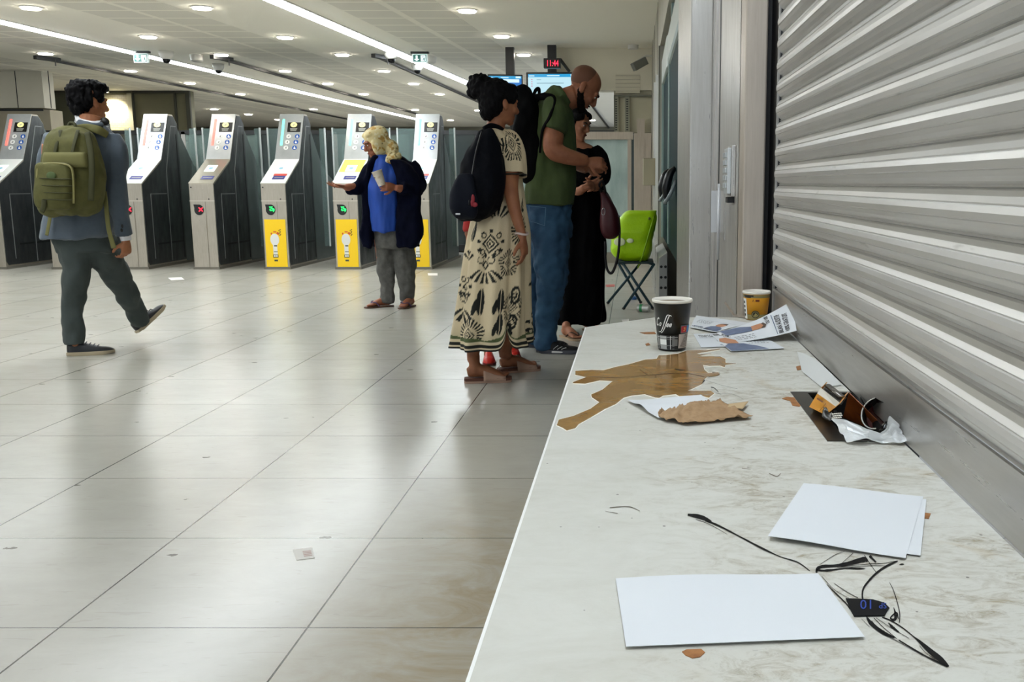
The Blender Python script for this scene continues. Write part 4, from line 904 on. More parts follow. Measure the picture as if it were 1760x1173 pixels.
m = MB(); Sb.poly(m, [(.05, .55), (.40, .50), (.42, .75), (.30, .92), (.05, .97)], .0008); m.build('printed_jumper', M('print_jumper'), tb)
m = MB(); Sb.poly(m, [(.40, .50), (.52, .50), (.58, .60), (.55, .75), (.42, .76)], .001); m.build('printed_face', M('print_skin'), tb)
m = MB(); Sb.poly(m, [(.52, .50), (.58, .48), (.61, .60), (.58, .74), (.55, .72), (.57, .6)], .0012); m.build('printed_hair', M('print_hair'), tb)
m = MB(); Sb.poly(m, [(.70, .04), (.71, .04), (.71, .90), (.70, .90)], .001); m.build('printed_line', M('print_blue'), tb)
# front flyer: printed man at the lower edge
Sc = Sheet([(1256, 606.5), (1349, 601.5), (1300, 574), (1219, 575.5)], lambda u, v: .0022)
t = thing('flyer', Sc.c[0], 'front flyer of the pile with grey blue jumper, nearest the spill', 'flyer'); Sc.mesh().build('page', PAPER, t, solid=.0004)
m = MB(); Sc.poly(m, [(.02, .0), (.72, .02), (.60, .20), (.40, .36), (.12, .38), (-.0, .25)]); m.build('printed_jumper', M('print_jumper'), t)
m = MB(); Sc.poly(m, [(.10, .38), (.32, .37), (.34, .55), (.20, .70), (.06, .66), (.0, .50)], .001); m.build('printed_face', M('print_skin'), t)
m = MB(); Sc.text(m, 'BILAN AUDITIF', .03, .84, .88, .94); Sc.text(m, '100% GRATUIT', .18, .74, .92, .82); [Sc.bars(m, .5, .9, .58-.08*i, .60-.08*i, 4, seed=20+i) for i in range(4)]; m.build('printed_text', M('print_ink'), t)
# thin curled sheet near the hatch
S = Sheet([(1378, 640), (1412, 668), (1446, 664), (1370, 606)], lambda u, v: .001+.012*math.sin(PI*u)*v)
sheet_thing('thin_sheet', S, 'thin translucent pointed sheet leaning behind the yellow packet', 'paper', mat_=M('thin_paper', 'dfe0dd', .4, alpha=.75))
# folded white paper under the brown bag
m = MB(); pts = [(1078.6, 692), (1106, 703.5), (1131, 723), (1200, 720), (1243, 694), (1201, 681), (1153.6, 683)]
S = Sheet([(1131, 723), (1245, 712), (1205, 681), (1078.6, 692)], lambda u, v: .0012+.006*max(0, 1-abs(v-.55)*4)*(1-u)+.004*max(0, .15-u)*4)
sheet_thing('creased_sheet', S, 'creased white sheet half under the torn brown paper', 'paper')
# torn brown paper bag
t = thing('brown_paper', pz(1200, 712), 'crumpled torn brown paper bag piece lying on the creased white sheet', 'paper')
top_e = [(1131, 717), (1140, 711), (1150, 708.5), (1160, 707), (1170, 705), (1180, 701), (1190, 699), (1200, 697.5), (1212, 696.5), (1225, 695.5), (1240, 694.3)]
bot_e = [(1133, 722), (1145, 728), (1160, 729.5), (1172, 732), (1181, 733.5), (1196, 732), (1212, 730), (1232, 728.5), (1250, 726.5), (1272, 725), (1294, 721.6)]
def ed(E, u):
    k = u*(len(E)-1); i = min(int(k), len(E)-2); f = k-i; return (E[i][0]*(1-f)+E[i+1][0]*f, E[i][1]*(1-f)+E[i+1][1]*f)
rj = random.Random(5); jag = [rj.uniform(-1.3, 1.3) for _ in range(61)]
def bagp(u, v):
    a = ed(top_e, u); b = ed(bot_e, u); x = a[0]*(1-v)+b[0]*v; y = a[1]*(1-v)+b[1]*v
    if v == 0: y += jag[int(u*60)]
    q = pz(x, y, .006); q.z += .008*mnoise.noise(Vector((u*9+v*3, v*2.2, 0)))+.005*mnoise.noise(Vector((u*22+v*9, v*3, 4)))+.006*math.sin(PI*u)*math.sin(PI*v); q.z = max(q.z, ZT+.0045); return q
KB = M('kraft_paper', 'a98a66', .75, var=(70, '937350'), bump=(120, .25, .001))
MB().grid(bagp, 60, 12).build('sheet_piece', KB, t, smooth=True, solid=.0006)
S = Sheet([(1246, 704), (1276, 711), (1286.5, 698), (1250, 699)], lambda u, v: .003+.004*u)
S.mesh(8, 6).build('torn_flap', M('kraft_light', 'b9a07a', .75), t, smooth=True, solid=.0006)

# ---------------------------------------------------------------- waste hatch and the litter in it
t = thing('waste_hatch', ((HX0+HX1)/2, (HY0+HY1)/2, ZT-.17), 'dark steel waste hatch let into the counter beside the shutter', 'hatch')
DS = M('hatch_steel', '3b3833', .32, .6, var=(12, '2c2925'))
m = MB(); m.box(HX0, HX0+.030, HY0, HY1, ZT-.004, ZT+.0012).box(HX0+.030, HX1, HY0, HY0+.004, ZT-.004, ZT+.0015).box(HX0+.03, HX1, HY1-.012, HY1, ZT-.004, ZT+.0012); m.build('frame', DS, t)
m = MB().box(HX0+.028, HX0+.031, HY0, HY1, ZT-.16, ZT-.004).box(HX1-.002, HX1, HY0, HY1, ZT-.16, ZT-.004).box(HX0+.03, HX1, HY0, HY0+.003, ZT-.16, ZT-.004).box(HX0+.03, HX1, HY1-.003, HY1, ZT-.16, ZT-.004).box(HX0+.03, HX1, HY0, HY1, ZT-.165, ZT-.16); m.build('chute', M('chute_black', '0b0a09', .6), t)
def k6(x, y): return (1340+x/5.867, 600+y/5.867)
YY = lambda px, py, z: on_z(*k6(px, py), ZT+z)
# yellow packet
t = thing('yellow_packet', YY(500, 560, .0), 'open yellow and white cardboard packet stuck in the waste hatch', 'packet')
A = YY(415, 395, .052); B = YY(610, 550, .050); Cc = YY(465, 665, .012); D = YY(300, 585, .012); E = YY(480, 335, .045); Fp = YY(690, 437, .040); G = YY(765, 625, .005)
H = YY(560, 690, -.01)
bk = (E-A)
YC = M('packet_yellow', 'efa618', .4, var=(25, 'd98c10')); 
m = MB().add([A, B, Cc, D, E, Fp, Cc+bk, D+bk], [(0, 1, 2, 3), (1, 5, 6, 2), (0, 3, 7, 4), (2, 6, 7, 3)]); m.build('carton', YC, t, solid=.0008)
up_ = Vector((-.0005, -.0012, .001))
def quad4(m, a, b, c_, d, off=up_): m.add([q+off for q in (a, b, c_, d)], [(0, 1, 2, 3)])
m = MB(); quad4(m, A, B, B.lerp(Cc, .30), A.lerp(D, .30)); quad4(m, B, Fp, Fp.lerp(Cc+bk, .3), B.lerp(Cc, .3), Vector((.001, -.001, .001))); m.build('white_band', M('packet_white', 'e8e2d6', .4), t)
m = MB(); a0 = A.lerp(D, .45); b0 = B.lerp(Cc, .45); quad4(m, a0.lerp(b0, .12), a0.lerp(b0, .45), A.lerp(D, .53).lerp(B.lerp(Cc, .53), .45), A.lerp(D, .53).lerp(B.lerp(Cc, .53), .12)); quad4(m, a0.lerp(b0, .60), a0.lerp(b0, .62), D.lerp(Cc, .62), D.lerp(Cc, .60)); m.build('print', M('packet_brown', '8a4a0c', .5), t)
m = MB(); quad4(m, E.lerp(A, .15), Fp.lerp(B, .15), Fp.lerp(B, .85), E.lerp(A, .85), Vector((0, 0, -.006))); m.build('lining', M('foil_dark', '3b3936', .25, .7), t)
m = MB().tube([E.lerp(A, .4)+Vector((.005, 0, -.002)), Fp.lerp(B, .4)+Vector((-.005, 0, -.001))], .006, 12, flat=.5); m.build('foil_roll', M('foil_grey', '77726b', .25, .6), t, smooth=True)
# orange flap box wall with warning label
t = thing('printed_carton', YY(800, 680, -.02), 'crushed brown carton with red and white label, right of the yellow packet', 'packet')
m = MB(); a = YY(700, 440, .03); b = YY(985, 720, -.002); c_ = YY(935, 815, -.03); d = YY(640, 690, -.03); m.add([a, b, c_, d], [(0, 1, 2, 3)]); m.build('panel', M('carton_orange', 'a85a1c', .5, var=(30, '8b4312')), t, solid=.001)
m = MB(); quad4(m, d.lerp(a, .45).lerp(c_.lerp(b, .45), .30), d.lerp(a, .45).lerp(c_.lerp(b, .45), .95), d.lerp(c_, .96), d.lerp(c_, .25), Vector((0, -.002, .002))); m.build('label', M('label_wine', '7e2f2a', .5), t)
m = MB()
for i in range(3): quad4(m, d.lerp(c_, .32+.22*i)+Vector((0, 0, .003)), d.lerp(c_, .44+.22*i)+Vector((0, 0, .003)), d.lerp(a, .38).lerp(c_.lerp(b, .38), .52+.17*i)+Vector((0, 0, .003)), d.lerp(a, .38).lerp(c_.lerp(b, .38), .40+.17*i)+Vector((0, 0, .003)), Vector((0, -.002, .001)))
m.build('label_white', M('packet_white'), t)
# black cup on its side
cc = YY(1000, 690, -.005); ax = (YY(930, 610, .02)-YY(1090, 760, -.02)).normalized()
t = thing('crushed_cup', cc, 'crushed black paper cup lying in the hatch against the shutter', 'cup')
x_ = ax.cross(Vector((0, 0, 1))).normalized(); z_ = x_.cross(ax); m = MB(); rs = []
for q, r in ((-.02, .017), (.0, .02), (.02, .0225)):
    rs.append([cc+ax*q+x_*(r*math.cos(2*PI*i/24)*1.0)+z_*(r*1.15*math.sin(2*PI*i/24)) for i in range(24)])
m.rings(rs, False); m.build('wall', M('cup_black'), t, smooth=True, solid=.0008)
m = MB(); ring = [cc+ax*.0205+x_*(.0228*math.cos(2*PI*i/24))+z_*(.0262*math.sin(2*PI*i/24)) for i in range(25)]; m.tube(ring, .0012, 6, cap=False); m.build('rim', M('cup_paper_white'), t, smooth=True)
m = MB(); m.add([cc+ax*.004+x_*(.0195*math.cos(2*PI*i/24))+z_*(.023*math.sin(2*PI*i/24)) for i in range(24)], [tuple(range(24))]); m.build('coffee_stain_inside', M('carton_red', '571515', .4), t)
def crumple(m, ptsA, ptsB, nu, nv, amp, seed):
    def f(u, v):
        a = ed3(ptsA, u); b = ed3(ptsB, u); q = a.lerp(b, v); n_ = mnoise.noise_vector(Vector((u*4+seed, v*3, seed))); return q+n_*amp
    m.grid(f, nu, nv)
def ed3(E, u):
    k = u*(len(E)-1); i = min(int(k), len(E)-2); return E[i].lerp(E[i+1], k-i)
t = thing('black_wrapper', YY(950, 600, .01), 'crumpled black plastic wrapper behind the crushed cup in the hatch', 'wrapper')
m = MB(); crumple(m, [YY(780, 440, .006), YY(870, 570, .02), YY(990, 510, .035), YY(1060, 570, .03), YY(1115, 660, .02), YY(1110, 715, .01)], [YY(800, 520, -.02), YY(880, 620, -.01), YY(960, 620, -.01), YY(1020, 640, 0), YY(1050, 720, -.01), YY(1000, 830, .0)], 30, 8, .005, 3)
m.build('film', M('film_black', '08080a', .25), t, smooth=True, solid=.0005)
t = thing('patterned_wrapper', YY(530, 650, .01), 'small black and white patterned wrapper end below the yellow packet', 'wrapper')
m = MB(); crumple(m, [YY(440, 585, .024), YY(540, 610, .028), YY(620, 650, .022)], [YY(435, 700, .01), YY(510, 730, .012), YY(600, 720, .01)], 14, 8, .003, 9); m.build('film', M('film_black'), t, smooth=True, solid=.0005)
m = MB()
for i in range(5):
    for j in range(3):
        q = YY(535+i*20+(j % 2)*8, 655+j*20-i*2, .032); m.box(q.x-.0012, q.x+.0012, q.y-.002, q.y+.002, q.z-.001, q.z)
m.build('check_print', M('packet_white'), t)
t = thing('foil_wrapper', YY(900, 830, .0), 'large crumpled white foil wrapper filling the front of the hatch', 'wrapper')
m = MB(); crumple(m, [YY(520, 715, .020), YY(640, 720, .024), YY(800, 765, .022), YY(870, 810, .020), YY(1000, 840, .012), YY(1080, 790, .025), YY(1120, 690, .034), YY(1190, 750, .024)],
                  [YY(690, 930, .005), YY(770, 930, .007), YY(860, 930, .007), YY(940, 930, .006), YY(1040, 932, .006), YY(1140, 932, .006), YY(1220, 935, .006), YY(1285, 930, .006)], 40, 14, .006, 5)
m.build('film', M('foil_white', 'cfd1d1', .32, .25, bump=(35, .6, .006)), t, smooth=False, solid=.0005)

# ---------------------------------------------------------------- litter on the floor
def fz(x, y, dz=.001): return on_z(x, y, 0)+Vector((0, 0, dz))
for pts, lb, mt in (([(503, 946), (536, 942), (541, 960), (510, 964)], 'small printed paper ticket lying alone on the floor tiles in front', 'f'), ([(289, 478), (312, 477), (317, 481), (294, 482)], 'white scrap of paper on the floor near the red crossed gate', 'f'),
                    ([(735, 470), (752, 470), (752, 474), (736, 474)], 'small scrap of paper on the floor by the rightmost gate', 'f'), ([(1068, 550), (1081, 549), (1081, 553), (1070, 554)], 'white scrap of paper on the floor right of the black dress hem', 'f'),
                    ([(1041, 490), (1056, 489), (1057, 493), (1042, 494)], 'pinkish red scrap on the floor behind the woman in black', 'r')):
    P = [fz(x, y, .0015) for x, y in pts]; c = sum(P, Vector())/4; t = thing('paper_scrap', c, lb, 'litter'); MB().add(P+[q-Vector((0, 0, .001)) for q in P], [(0, 1, 2, 3), (7, 6, 5, 4), (0, 4, 5, 1), (1, 5, 6, 2), (2, 6, 7, 3), (3, 7, 4, 0)]).build('paper', M('scrap_white', 'e8e4de', .6) if mt == 'f' else M('scrap_red', 'c06a64', .6), t)
    if pts[0][0] == 503:
        m = MB(); L_ = lambda u, v: (P[0]*(1-u)*(1-v)+P[1]*u*(1-v)+P[2]*u*v+P[3]*(1-u)*v)+Vector((0, 0, .0006))
        for i in range(4): m.add([L_(.45, .3+.14*i), L_(.9, .3+.14*i), L_(.9, .38+.14*i), L_(.45, .38+.14*i)], [(0, 1, 2, 3)])
        m.build('faint_print', M('ticket_print', 'c9aaa2', .6), t)
a = fz(1107, 537, .034); t = thing('drink_can', a, 'crushed green and silver drink can on the floor by the stool', 'can')
d = Vector((.9, -.35, 0)); MB().tube([a-d*.06, a-d*.055, a+d*.045, a+d*.055], [.022, .032, .031, .022], 20).build('can_body', M('can_silver', 'b7b9b6', .3, .6), t, smooth=True, angle=40)
MB().tube([a-d*.035, a-d*.01], [.0328, .0328], 20, cap=False).build('green_band', M('can_green', '2a8a52', .35), t, smooth=True)
t = thing('bottle_cap', fz(1089, 516, .01), 'small blue plastic piece on the floor between the stool legs', 'litter'); MB().lathe([(.001, 0), (.03, 0), (.034, .02), (.02, .03), (.001, .03)], 14, fz(1089, 515, .001)).build('cap', M('cap_blue', '2f5f9c', .4), t)

# ---------------------------------------------------------------- folding stool with the lime bag
f1, f2, f3, f4 = fz(1045, 523), fz(1072, 533), fz(1101, 522), fz(1122, 533)
SM = M('stool_paint', '12343c', .35, .2); Ys = (f2.y+f1.y)/2
t = thing('folding_stool', (fz(1085, 528)), 'small dark teal folding stool with crossed tube legs under the lime bag', 'stool')
s1 = on_y(1112, 466, f1.y); s2 = on_y(1065, 452, f2.y-.0); s3 = on_y(1060, 455, f3.y+.05); s4 = on_y(1112, 458, f4.y)
zs = .385
def tp(x, Y): q = on_y(x, 400, Y); q.z = zs; return q
Yf = f2.y; Yb_ = f1.y+.02
for a, b in ((f1, tp(1104, Yb_)), (f3, tp(1060, Yb_)), (f2, tp(1124, Yf)), (f4, tp(1072, Yf))): MB().tube([a+Vector((0, 0, .012)), b], .012, 12).build('leg', SM, t, smooth=True)
m = MB().tube([tp(1060, Yb_), tp(1072, Yf)], .012, 10).tube([tp(1104, Yb_), tp(1124, Yf)], .012, 10); m.build('top_rail', SM, t, smooth=True)
x0_, x1_ = tp(1060, Yb_).x, tp(1124, Yf).x
MB().box(x0_, x1_, Yf+.0, Yb_, zs+.005, zs+.02).build('seat', M('stool_cloth', '16292e', .8), t, bevel=.008)
for q in (f1, f2, f3, f4): MB().blob(q+Vector((0, 0, .012)), (.016, .016, .012), 10, 6).build('foot_cap', BLACK, t, smooth=True)
t = thing('lime_bag', tp(1090, (Yf+Yb_)/2)+Vector((0, 0, .02)), 'bulky lime green plastic shopping bag resting on the folding stool', 'bag')
Yc = (Yf+Yb_)/2; rows = [(461, 1070, 1112, .10), (452, 1056, 1116, .14), (435, 1051, 1119, .16), (412, 1052, 1123, .165), (392, 1058, 1128, .15), (374, 1069, 1129, .12), (365, 1079, 1129, .07), (362, 1084, 1128, .035)]
A = cr(rows, 5); rs = []
for r_ in A:
    l_ = on_y(r_[1], r_[0], Yc); rr_ = on_y(r_[2], r_[0], Yc); cxx = (l_.x+rr_.x)/2; hw = (rr_.x-l_.x)/2; ring = []
    for i in range(44):
        a = 2*PI*i/44; ca, sa = math.cos(a), math.sin(a); ex = .55; p_ = Vector((cxx+hw*math.copysign(abs(ca)**ex, ca), Yc+r_[3]*math.copysign(abs(sa)**ex, sa), l_.z+ (0.01*math.cos(a)*0)))
        n_ = mnoise.noise(p_*9)*.018+mnoise.noise(p_*22)*.007; ring.append(p_+Vector((ca, sa, 0))*n_)
    rs.append(ring)
zmin = min(p.z for r_ in rs for p in r_); dz_ = zs+.022-zmin
rs = [[p+Vector((0, 0, dz_*(1-(i/(len(rs)-1))))) for p in r_] for i, r_ in enumerate(rs)]
m = MB().rings(rs); m.build('bag_body', M('lime_plastic', 'b4e40a', .38, bump=(40, .5, .008), emit=None), t, smooth=True)
m = MB(); q = on_y(1065, 416, Yc-.17); m.blob(q, (.05, .006, .035), 12, 8); m.blob(on_y(1083, 414, Yc-.175), (.03, .006, .02), 12, 8); m.build('white_print', M('bag_print', 'eef6c8', .4), t, smooth=True)
q = on_y(1116, 376, Yc-.125); MB().tube([q+Vector((0, .03, 0)), q-Vector((0, .02, 0))], .012, 12).build('eyelet', M('eyelet_grey', '6c7b3a', .3, .5), t, smooth=True)
m = MB().tube([on_y(1124, 372, Yc-.13), on_y(1116, 400, Yc-.17), on_y(1104, 440, Yc-.165), on_y(1096, 461, Yc-.12)], .006, 8, smooth=4); m.build('seam', M('lime_dark', '8cb80a', .4), t, smooth=True)
# ================================================================ PEOPLE
def remesh(mb, vox, it=3, fac=.5, fold=None):
    """fuse overlapping closed shapes into one continuous surface"""
    me = mb.mesh('tmp'); o = bpy.data.objects.new('tmp', me); COL.objects.link(o)
    md = o.modifiers.new('r', 'REMESH'); md.mode = 'VOXEL'; md.voxel_size = vox; md.adaptivity = 0
    if it: s = o.modifiers.new('s', 'SMOOTH'); s.iterations = it; s.factor = fac
    dg = bpy.context.evaluated_depsgraph_get(); m2 = bpy.data.meshes.new_from_object(o.evaluated_get(dg))
    bpy.data.objects.remove(o); bpy.data.meshes.remove(me)
    n = len(m2.vertices); co = np.empty(n*3); m2.vertices.foreach_get('co', co); co = co.reshape(-1, 3)
    if fold:
        nr = np.empty(n*3); m2.vertices.foreach_get('normal', nr); nr = nr.reshape(-1, 3)
        for (sx_, sy_, sz_, amp) in fold:
            d = np.array([mnoise.noise(Vector((a[0]*sx_, a[1]*sy_, a[2]*sz_))) for a in co]); d = np.sign(d)*np.abs(d)**.8; co += nr*(d*amp)[:, None]
    m2.vertices.foreach_set('co', co.ravel()); m2.update(); return m2
def fused(name, mb, mat_, parent, vox=.008, it=3, fold=None, fac=.5):
    m2 = remesh(mb, vox, it, fac, fold); og = wloc(parent); m2.transform(Matrix.Translation(-og)); m2.materials.clear()
    m2.polygons.foreach_set('use_smooth', [True]*len(m2.polygons)); o = link(name, m2, mat_, parent); m2.name = name; return o
class Body:
    def __init__(s, Y, name='person'): s.Y = Y; s.k = Y*CT/F+.0
    def p(s, x, y, dy=0): return on_y(x, y, s.Y+dy)
    def limb(s, m, pts, n=16, sm=5, up=(0, -1, 0)):
        """pts: (px, py, dy, half-width in px[, depth ratio])"""
        P = [s.p(a[0], a[1], a[2]) for a in pts]; R = [a[3]*s.k for a in pts]; Fl = [a[4] if len(a) > 4 else 1.0 for a in pts]
        return m.tube(P, R, n, True, Fl, up, sm)
    def hull(s, m, rows, n=28, sm=4, ex=.8):
        """rows: (py, x left, x right, half depth in metres, dy)"""
        A = cr(rows, sm); rs = []
        for r in A:
            l = s.p(r[1], r[0], r[4]); q = s.p(r[2], r[0], r[4]); cx = (l.x+q.x)/2; hw = (q.x-l.x)/2; yc = s.Y+r[4]
            rs.append([Vector((cx+hw*math.copysign(abs(math.cos(t))**ex, math.cos(t)), yc+r[3]*math.copysign(abs(math.sin(t))**ex, math.sin(t)), l.z)) for t in [2*PI*i/n for i in range(n)]])
        return m.rings(rs)
def head_frame(c, yaw, pitch=0, roll=0): return Matrix.Translation(c) @ Matrix.Rotation(yaw, 4, 'Z') @ Matrix.Rotation(pitch, 4, 'X') @ Matrix.Rotation(roll, 4, 'Y')
def head(m, T, s=1.0, bald=False):
    R = T.to_3x3()
    def B(c, r, e=None): m.blob(T @ (Vector(c)*s), Vector(r)*s, 20, 14, R if e is None else R @ e)
    B((0, -.018, .040), (.074, .094, .082)); B((0, .018, -.012), (.063, .074, .082)); B((0, .040, -.062), (.046, .045, .040)); B((0, .068, -.088), (.022, .020, .019))
    B((0, .078, .030), (.052, .016, .014)); B((.036, .066, -.020), (.023, .020, .020)); B((-.036, .066, -.020), (.023, .020, .020)); B((0, .080, -.057), (.024, .012, .007)); B((0, .078, -.067), (.021, .012, .008))
    m.tube([T @ (Vector(q)*s) for q in ((0, .084, .022), (0, .096, .000), (0, .108, -.024), (0, .094, -.034))], [.007*s, .009*s, .012*s, .009*s], 10, smooth=3)
    for q in (-1, 1): B((.013*q, .092, -.030), (.008, .009, .007)); B((.031*q, .078, .008), (.014, .010, .009)); B((.079*q, -.006, -.004), (.010, .018, .031), Matrix.Rotation(.25, 3, 'X')); B((.074*q, .004, -.020), (.010, .012, .016))
def face_parts(T, s, parent, skin_hair, iris='1a110c'):
    for q in (-1, 1):
        e = MB().blob(T @ (Vector((.031*q, .0835, .008))*s), Vector((.0125, .006, .0062))*s, 14, 8, T.to_3x3()).build('eye', M('eye_white', 'cfc8c0', .3), parent, smooth=True)
        MB().blob(T @ (Vector((.031*q, .0885, .007))*s), Vector((.0055, .0025, .0055))*s, 10, 6, T.to_3x3()).build('iris', M('iris_dark', iris, .2), e, smooth=True)
        MB().tube([T @ (Vector(v)*s) for v in ((.014*q, .092, .024), (.030*q, .0925, .031), (.050*q, .078, .026))], [.003*s, .0042*s, .002*s], 8, smooth=4).build('eyebrow', skin_hair, parent, smooth=True)
    MB().blob(T @ (Vector((0, .0895, -.061))*s), Vector((.021, .006, .0075))*s, 16, 8, T.to_3x3()).build('lips', M('lip_tone', '7d4038', .5), parent, smooth=True)
def hand(m, wr, d, nrm, side, curl=(.5, .5, .5, .5), s=1.0, thumb=.5, spread=.10):
    """wr wrist; d pointing direction; nrm palm normal; side +1 thumb on d x nrm side"""
    d = Vector(d).normalized(); nrm = Vector(nrm); nrm = (nrm-d*nrm.dot(d)).normalized(); ac = d.cross(nrm)*side; wr = Vector(wr)
    m.tube([wr-d*.02*s, wr, wr+d*.03*s, wr+d*.065*s, wr+d*.088*s], [.024*s, .026*s, .036*s, .041*s, .038*s], 18, True, [.75, .62, .46, .40, .36], up=ac.cross(d), smooth=3)
    for i in range(4):
        o = (1.5-i)*.0215*s; b = wr+d*(.082-.004*abs(i-1))*s+ac*o; L = (.074, .082, .076, .060)[i]*s; r = (.0085, .0088, .0084, .0074)[i]*s
        dd = (d+ac*(1.5-i)*spread).normalized(); a = 0; P = [b-d*.02*s, b]; q = b.copy()
        for j, f in enumerate((.45, .32, .26)):
            a += curl[i]*(.7, 1.1, .7)[j]; v = dd*math.cos(a)+nrm*math.sin(a); q = q+v*L*f; P.append(q.copy())
        m.tube(P, [r, r, r*.95, r*.88, r*.7], 10, smooth=3)
    b = wr+d*.022*s+ac*.026*s+nrm*.006*s; v = (d*.62+ac*.75+nrm*thumb).normalized(); v2 = (d*.9+ac*.25+nrm*thumb).normalized()
    m.tube([b-ac*.012*s, b+v*.028*s, b+v*.050*s+v2*.008*s, b+v*.050*s+v2*.036*s], [.014*s, .0125*s, .0105*s, .0078*s], 10, smooth=3)
def foot(m, hl, toe, s=1.0, ankle=None, toes=True):
    """bare foot: heel point and toe point on the sole (world)"""
    hl = Vector(hl); toe = Vector(toe); d = toe-hl; L = d.length; d.normalize(); x = d.cross(Vector((0, 0, 1))).normalized(); up = x.cross(d)
    m.tube([hl+d*(L*f)+up*h for f, h in ((.03, .032*s), (.12, .036*s), (.28, .042*s), (.50, .034*s), (.70, .022*s), (.80, .017*s))], [.022*s, .030*s, .031*s, .034*s, .040*s, .036*s], 16, True, [1.1, 1.1, 1.2, .95, .5, .38], up=(0, 0, 1), smooth=4)
    if toes:
        for i in range(5):
            o = (-.031+.0155*i)*s; f = (.985, .975, .955, .93, .89)[i]; r = (.0115, .0085, .008, .0075, .007)[i]*s
            m.tube([hl+d*(L*.74)+x*o*.9+up*.014*s, hl+d*(L*(f-.05))+x*o+up*.014*s, hl+d*(L*f)+x*o+up*.010*s], [r, r, r*.8], 10)
    if ankle is not None: m.tube([hl+d*L*.20+up*.03*s, hl+d*L*.20+up*.075*s, Vector(ankle)], [.036*s, .031*s, .036*s], 16, smooth=4)
def shoe(parent, T, L, um, sm_, name='shoe', hgt=.085, extra=None, sole_h=.024, wd=.046):
    """T maps shoe space (x across, y heel to toe, z up) to world"""
    t = bpy.data.objects.new(name, None); COL.objects.link(t); t.parent = parent; t.location = (T @ Vector((0, L*.4, 0)))-wloc(parent); t.empty_display_size = .05
    def W(y): 
        u = y/L; return wd*(.66+.10*math.sin(min(u/.3, 1)*PI/2)) if u < .3 else wd*(.76+.24*math.sin(min((u-.3)/.4, 1)*PI/2)) if u < .7 else wd*max(.10, math.sqrt(max(0, 1-((u-.7)/.305)**2)))
    def H(y):
        u = y/L; return hgt if u < .30 else hgt-(hgt-.048)*((u-.30)/.42) if u < .72 else .048*max(.35, math.sqrt(max(0, 1-((u-.72)/.31)**2)))
    rs = []
    for i in range(25):
        u = .012+.976*i/24; y = u*L; w_ = W(y)*.96*(math.sqrt(min(1, u/.06)) if u < .06 else 1); h = H(y)*(.75+.25*min(1, u/.05))
        rs.append([T @ Vector((w_*math.copysign(abs(math.cos(a))**.8, math.cos(a)), y, sole_h*.8+(h-sole_h*.8)*(max(0, math.sin(a))**.8) if math.sin(a) > 0 else sole_h*.8)) for a in [2*PI*k/20 for k in range(20)]])
    MB().rings(rs).build('upper', um, t, smooth=True, sub=1)
    out = [( W(.01*L+.98*L*i/16), .0+L*(.01+.98*i/16)) for i in range(17)]; poly = [(a*1.05, b) for a, b in out]+[(-a*1.05, b) for a, b in reversed(out)]
    m = MB(); lo = [T @ Vector((a*.97, b, .0 if .08*L < b < .85*L else .006)) for a, b in poly]; mi = [T @ Vector((a*1.04, b, .008)) for a, b in poly]; hi = [T @ Vector((a*1.02, b, sole_h)) for a, b in poly]; m.rings([lo, mi, hi]); m.build('sole', sm_, t, smooth=True, angle=45)
    if extra: extra(t, T, W, H)
    return t
def shoe_T(heel, toe, up=(0, 0, 1)):
    heel = Vector(heel); d = (Vector(toe)-heel).normalized(); x = d.cross(Vector(up)).normalized(); u = x.cross(d)
    M4 = Matrix((x, d, u)).transposed().to_4x4(); M4.translation = heel; return M4
def skin(name, c, c2): return M(name, c, .55, var=(14, c2), spec=.35)
def laces(t, T, W, H):
    m = MB()
    for i in range(4):
        y = .11+.022*i; m.tube([T @ Vector((-.022, y, H(y)+.001)), T @ Vector((0, y+.006, H(y)+.006)), T @ Vector((.022, y, H(y)+.001))], .0028, 6)
    m.build('lace', M('lace_dark', '3b3c40', .7), t)
def person(pt, Y, lb):
    b = Body(Y); g = on_y(pt[0], pt[1], Y); b.root = thing('person', (g.x, Y, 0), lb, 'person'); return b

# ---------------------------------------------------------------- man in the grey suit
b = person((160, 600), 5.90, 'person in a blue grey suit walking to the right, olive backpack on the back')
R = b.root; SK = skin('skin_warm', 'a9714f', '935c3e')
HT = head_frame(b.p(154, 178, .03), -.58, -.06)
m = MB(); head(m, HT, 1.0)
b.limb(m, [(157, 200, .0, 18, 1), (155, 216, -.01, 18), (150, 240, .0, 24)])
b.hull(m, [(225, 128, 176, .06, 0), (240, 92, 194, .09, 0), (300, 92, 190, .10, 0), (380, 104, 172, .08, .03), (415, 112, 172, .06, .04), (430, 122, 168, .05, .04)])
b.limb(m, [(196, 250, 0, 16), (201, 330, -.01, 9), (214, 402, .02, 9), (217, 412, .02, 8, .7)])
hand(m, b.p(217, 413, .02), (-.10, .05, -1), (-.85, .3, 0), -1, (.75, .85, .95, 1.0), .95, .4)
b.limb(m, [(90, 250, 0, 16), (84, 330, .05, 12), (92, 392, .10, 9)]); hand(m, b.p(93, 398, .12), (.05, .2, -1), (.9, .2, 0), 1, (.6, .6, .6, .6), .95)
b.limb(m, [(130, 425, .03, 15), (128, 500, .0, 11), (128, 560, .0, 9), (130, 596, .0, 8)]); b.limb(m, [(166, 425, .06, 15), (206, 486, .27, 11), (238, 546, .45, 8), (244, 558, .48, 8)])
fused('body', m, SK, R, .006, 3)
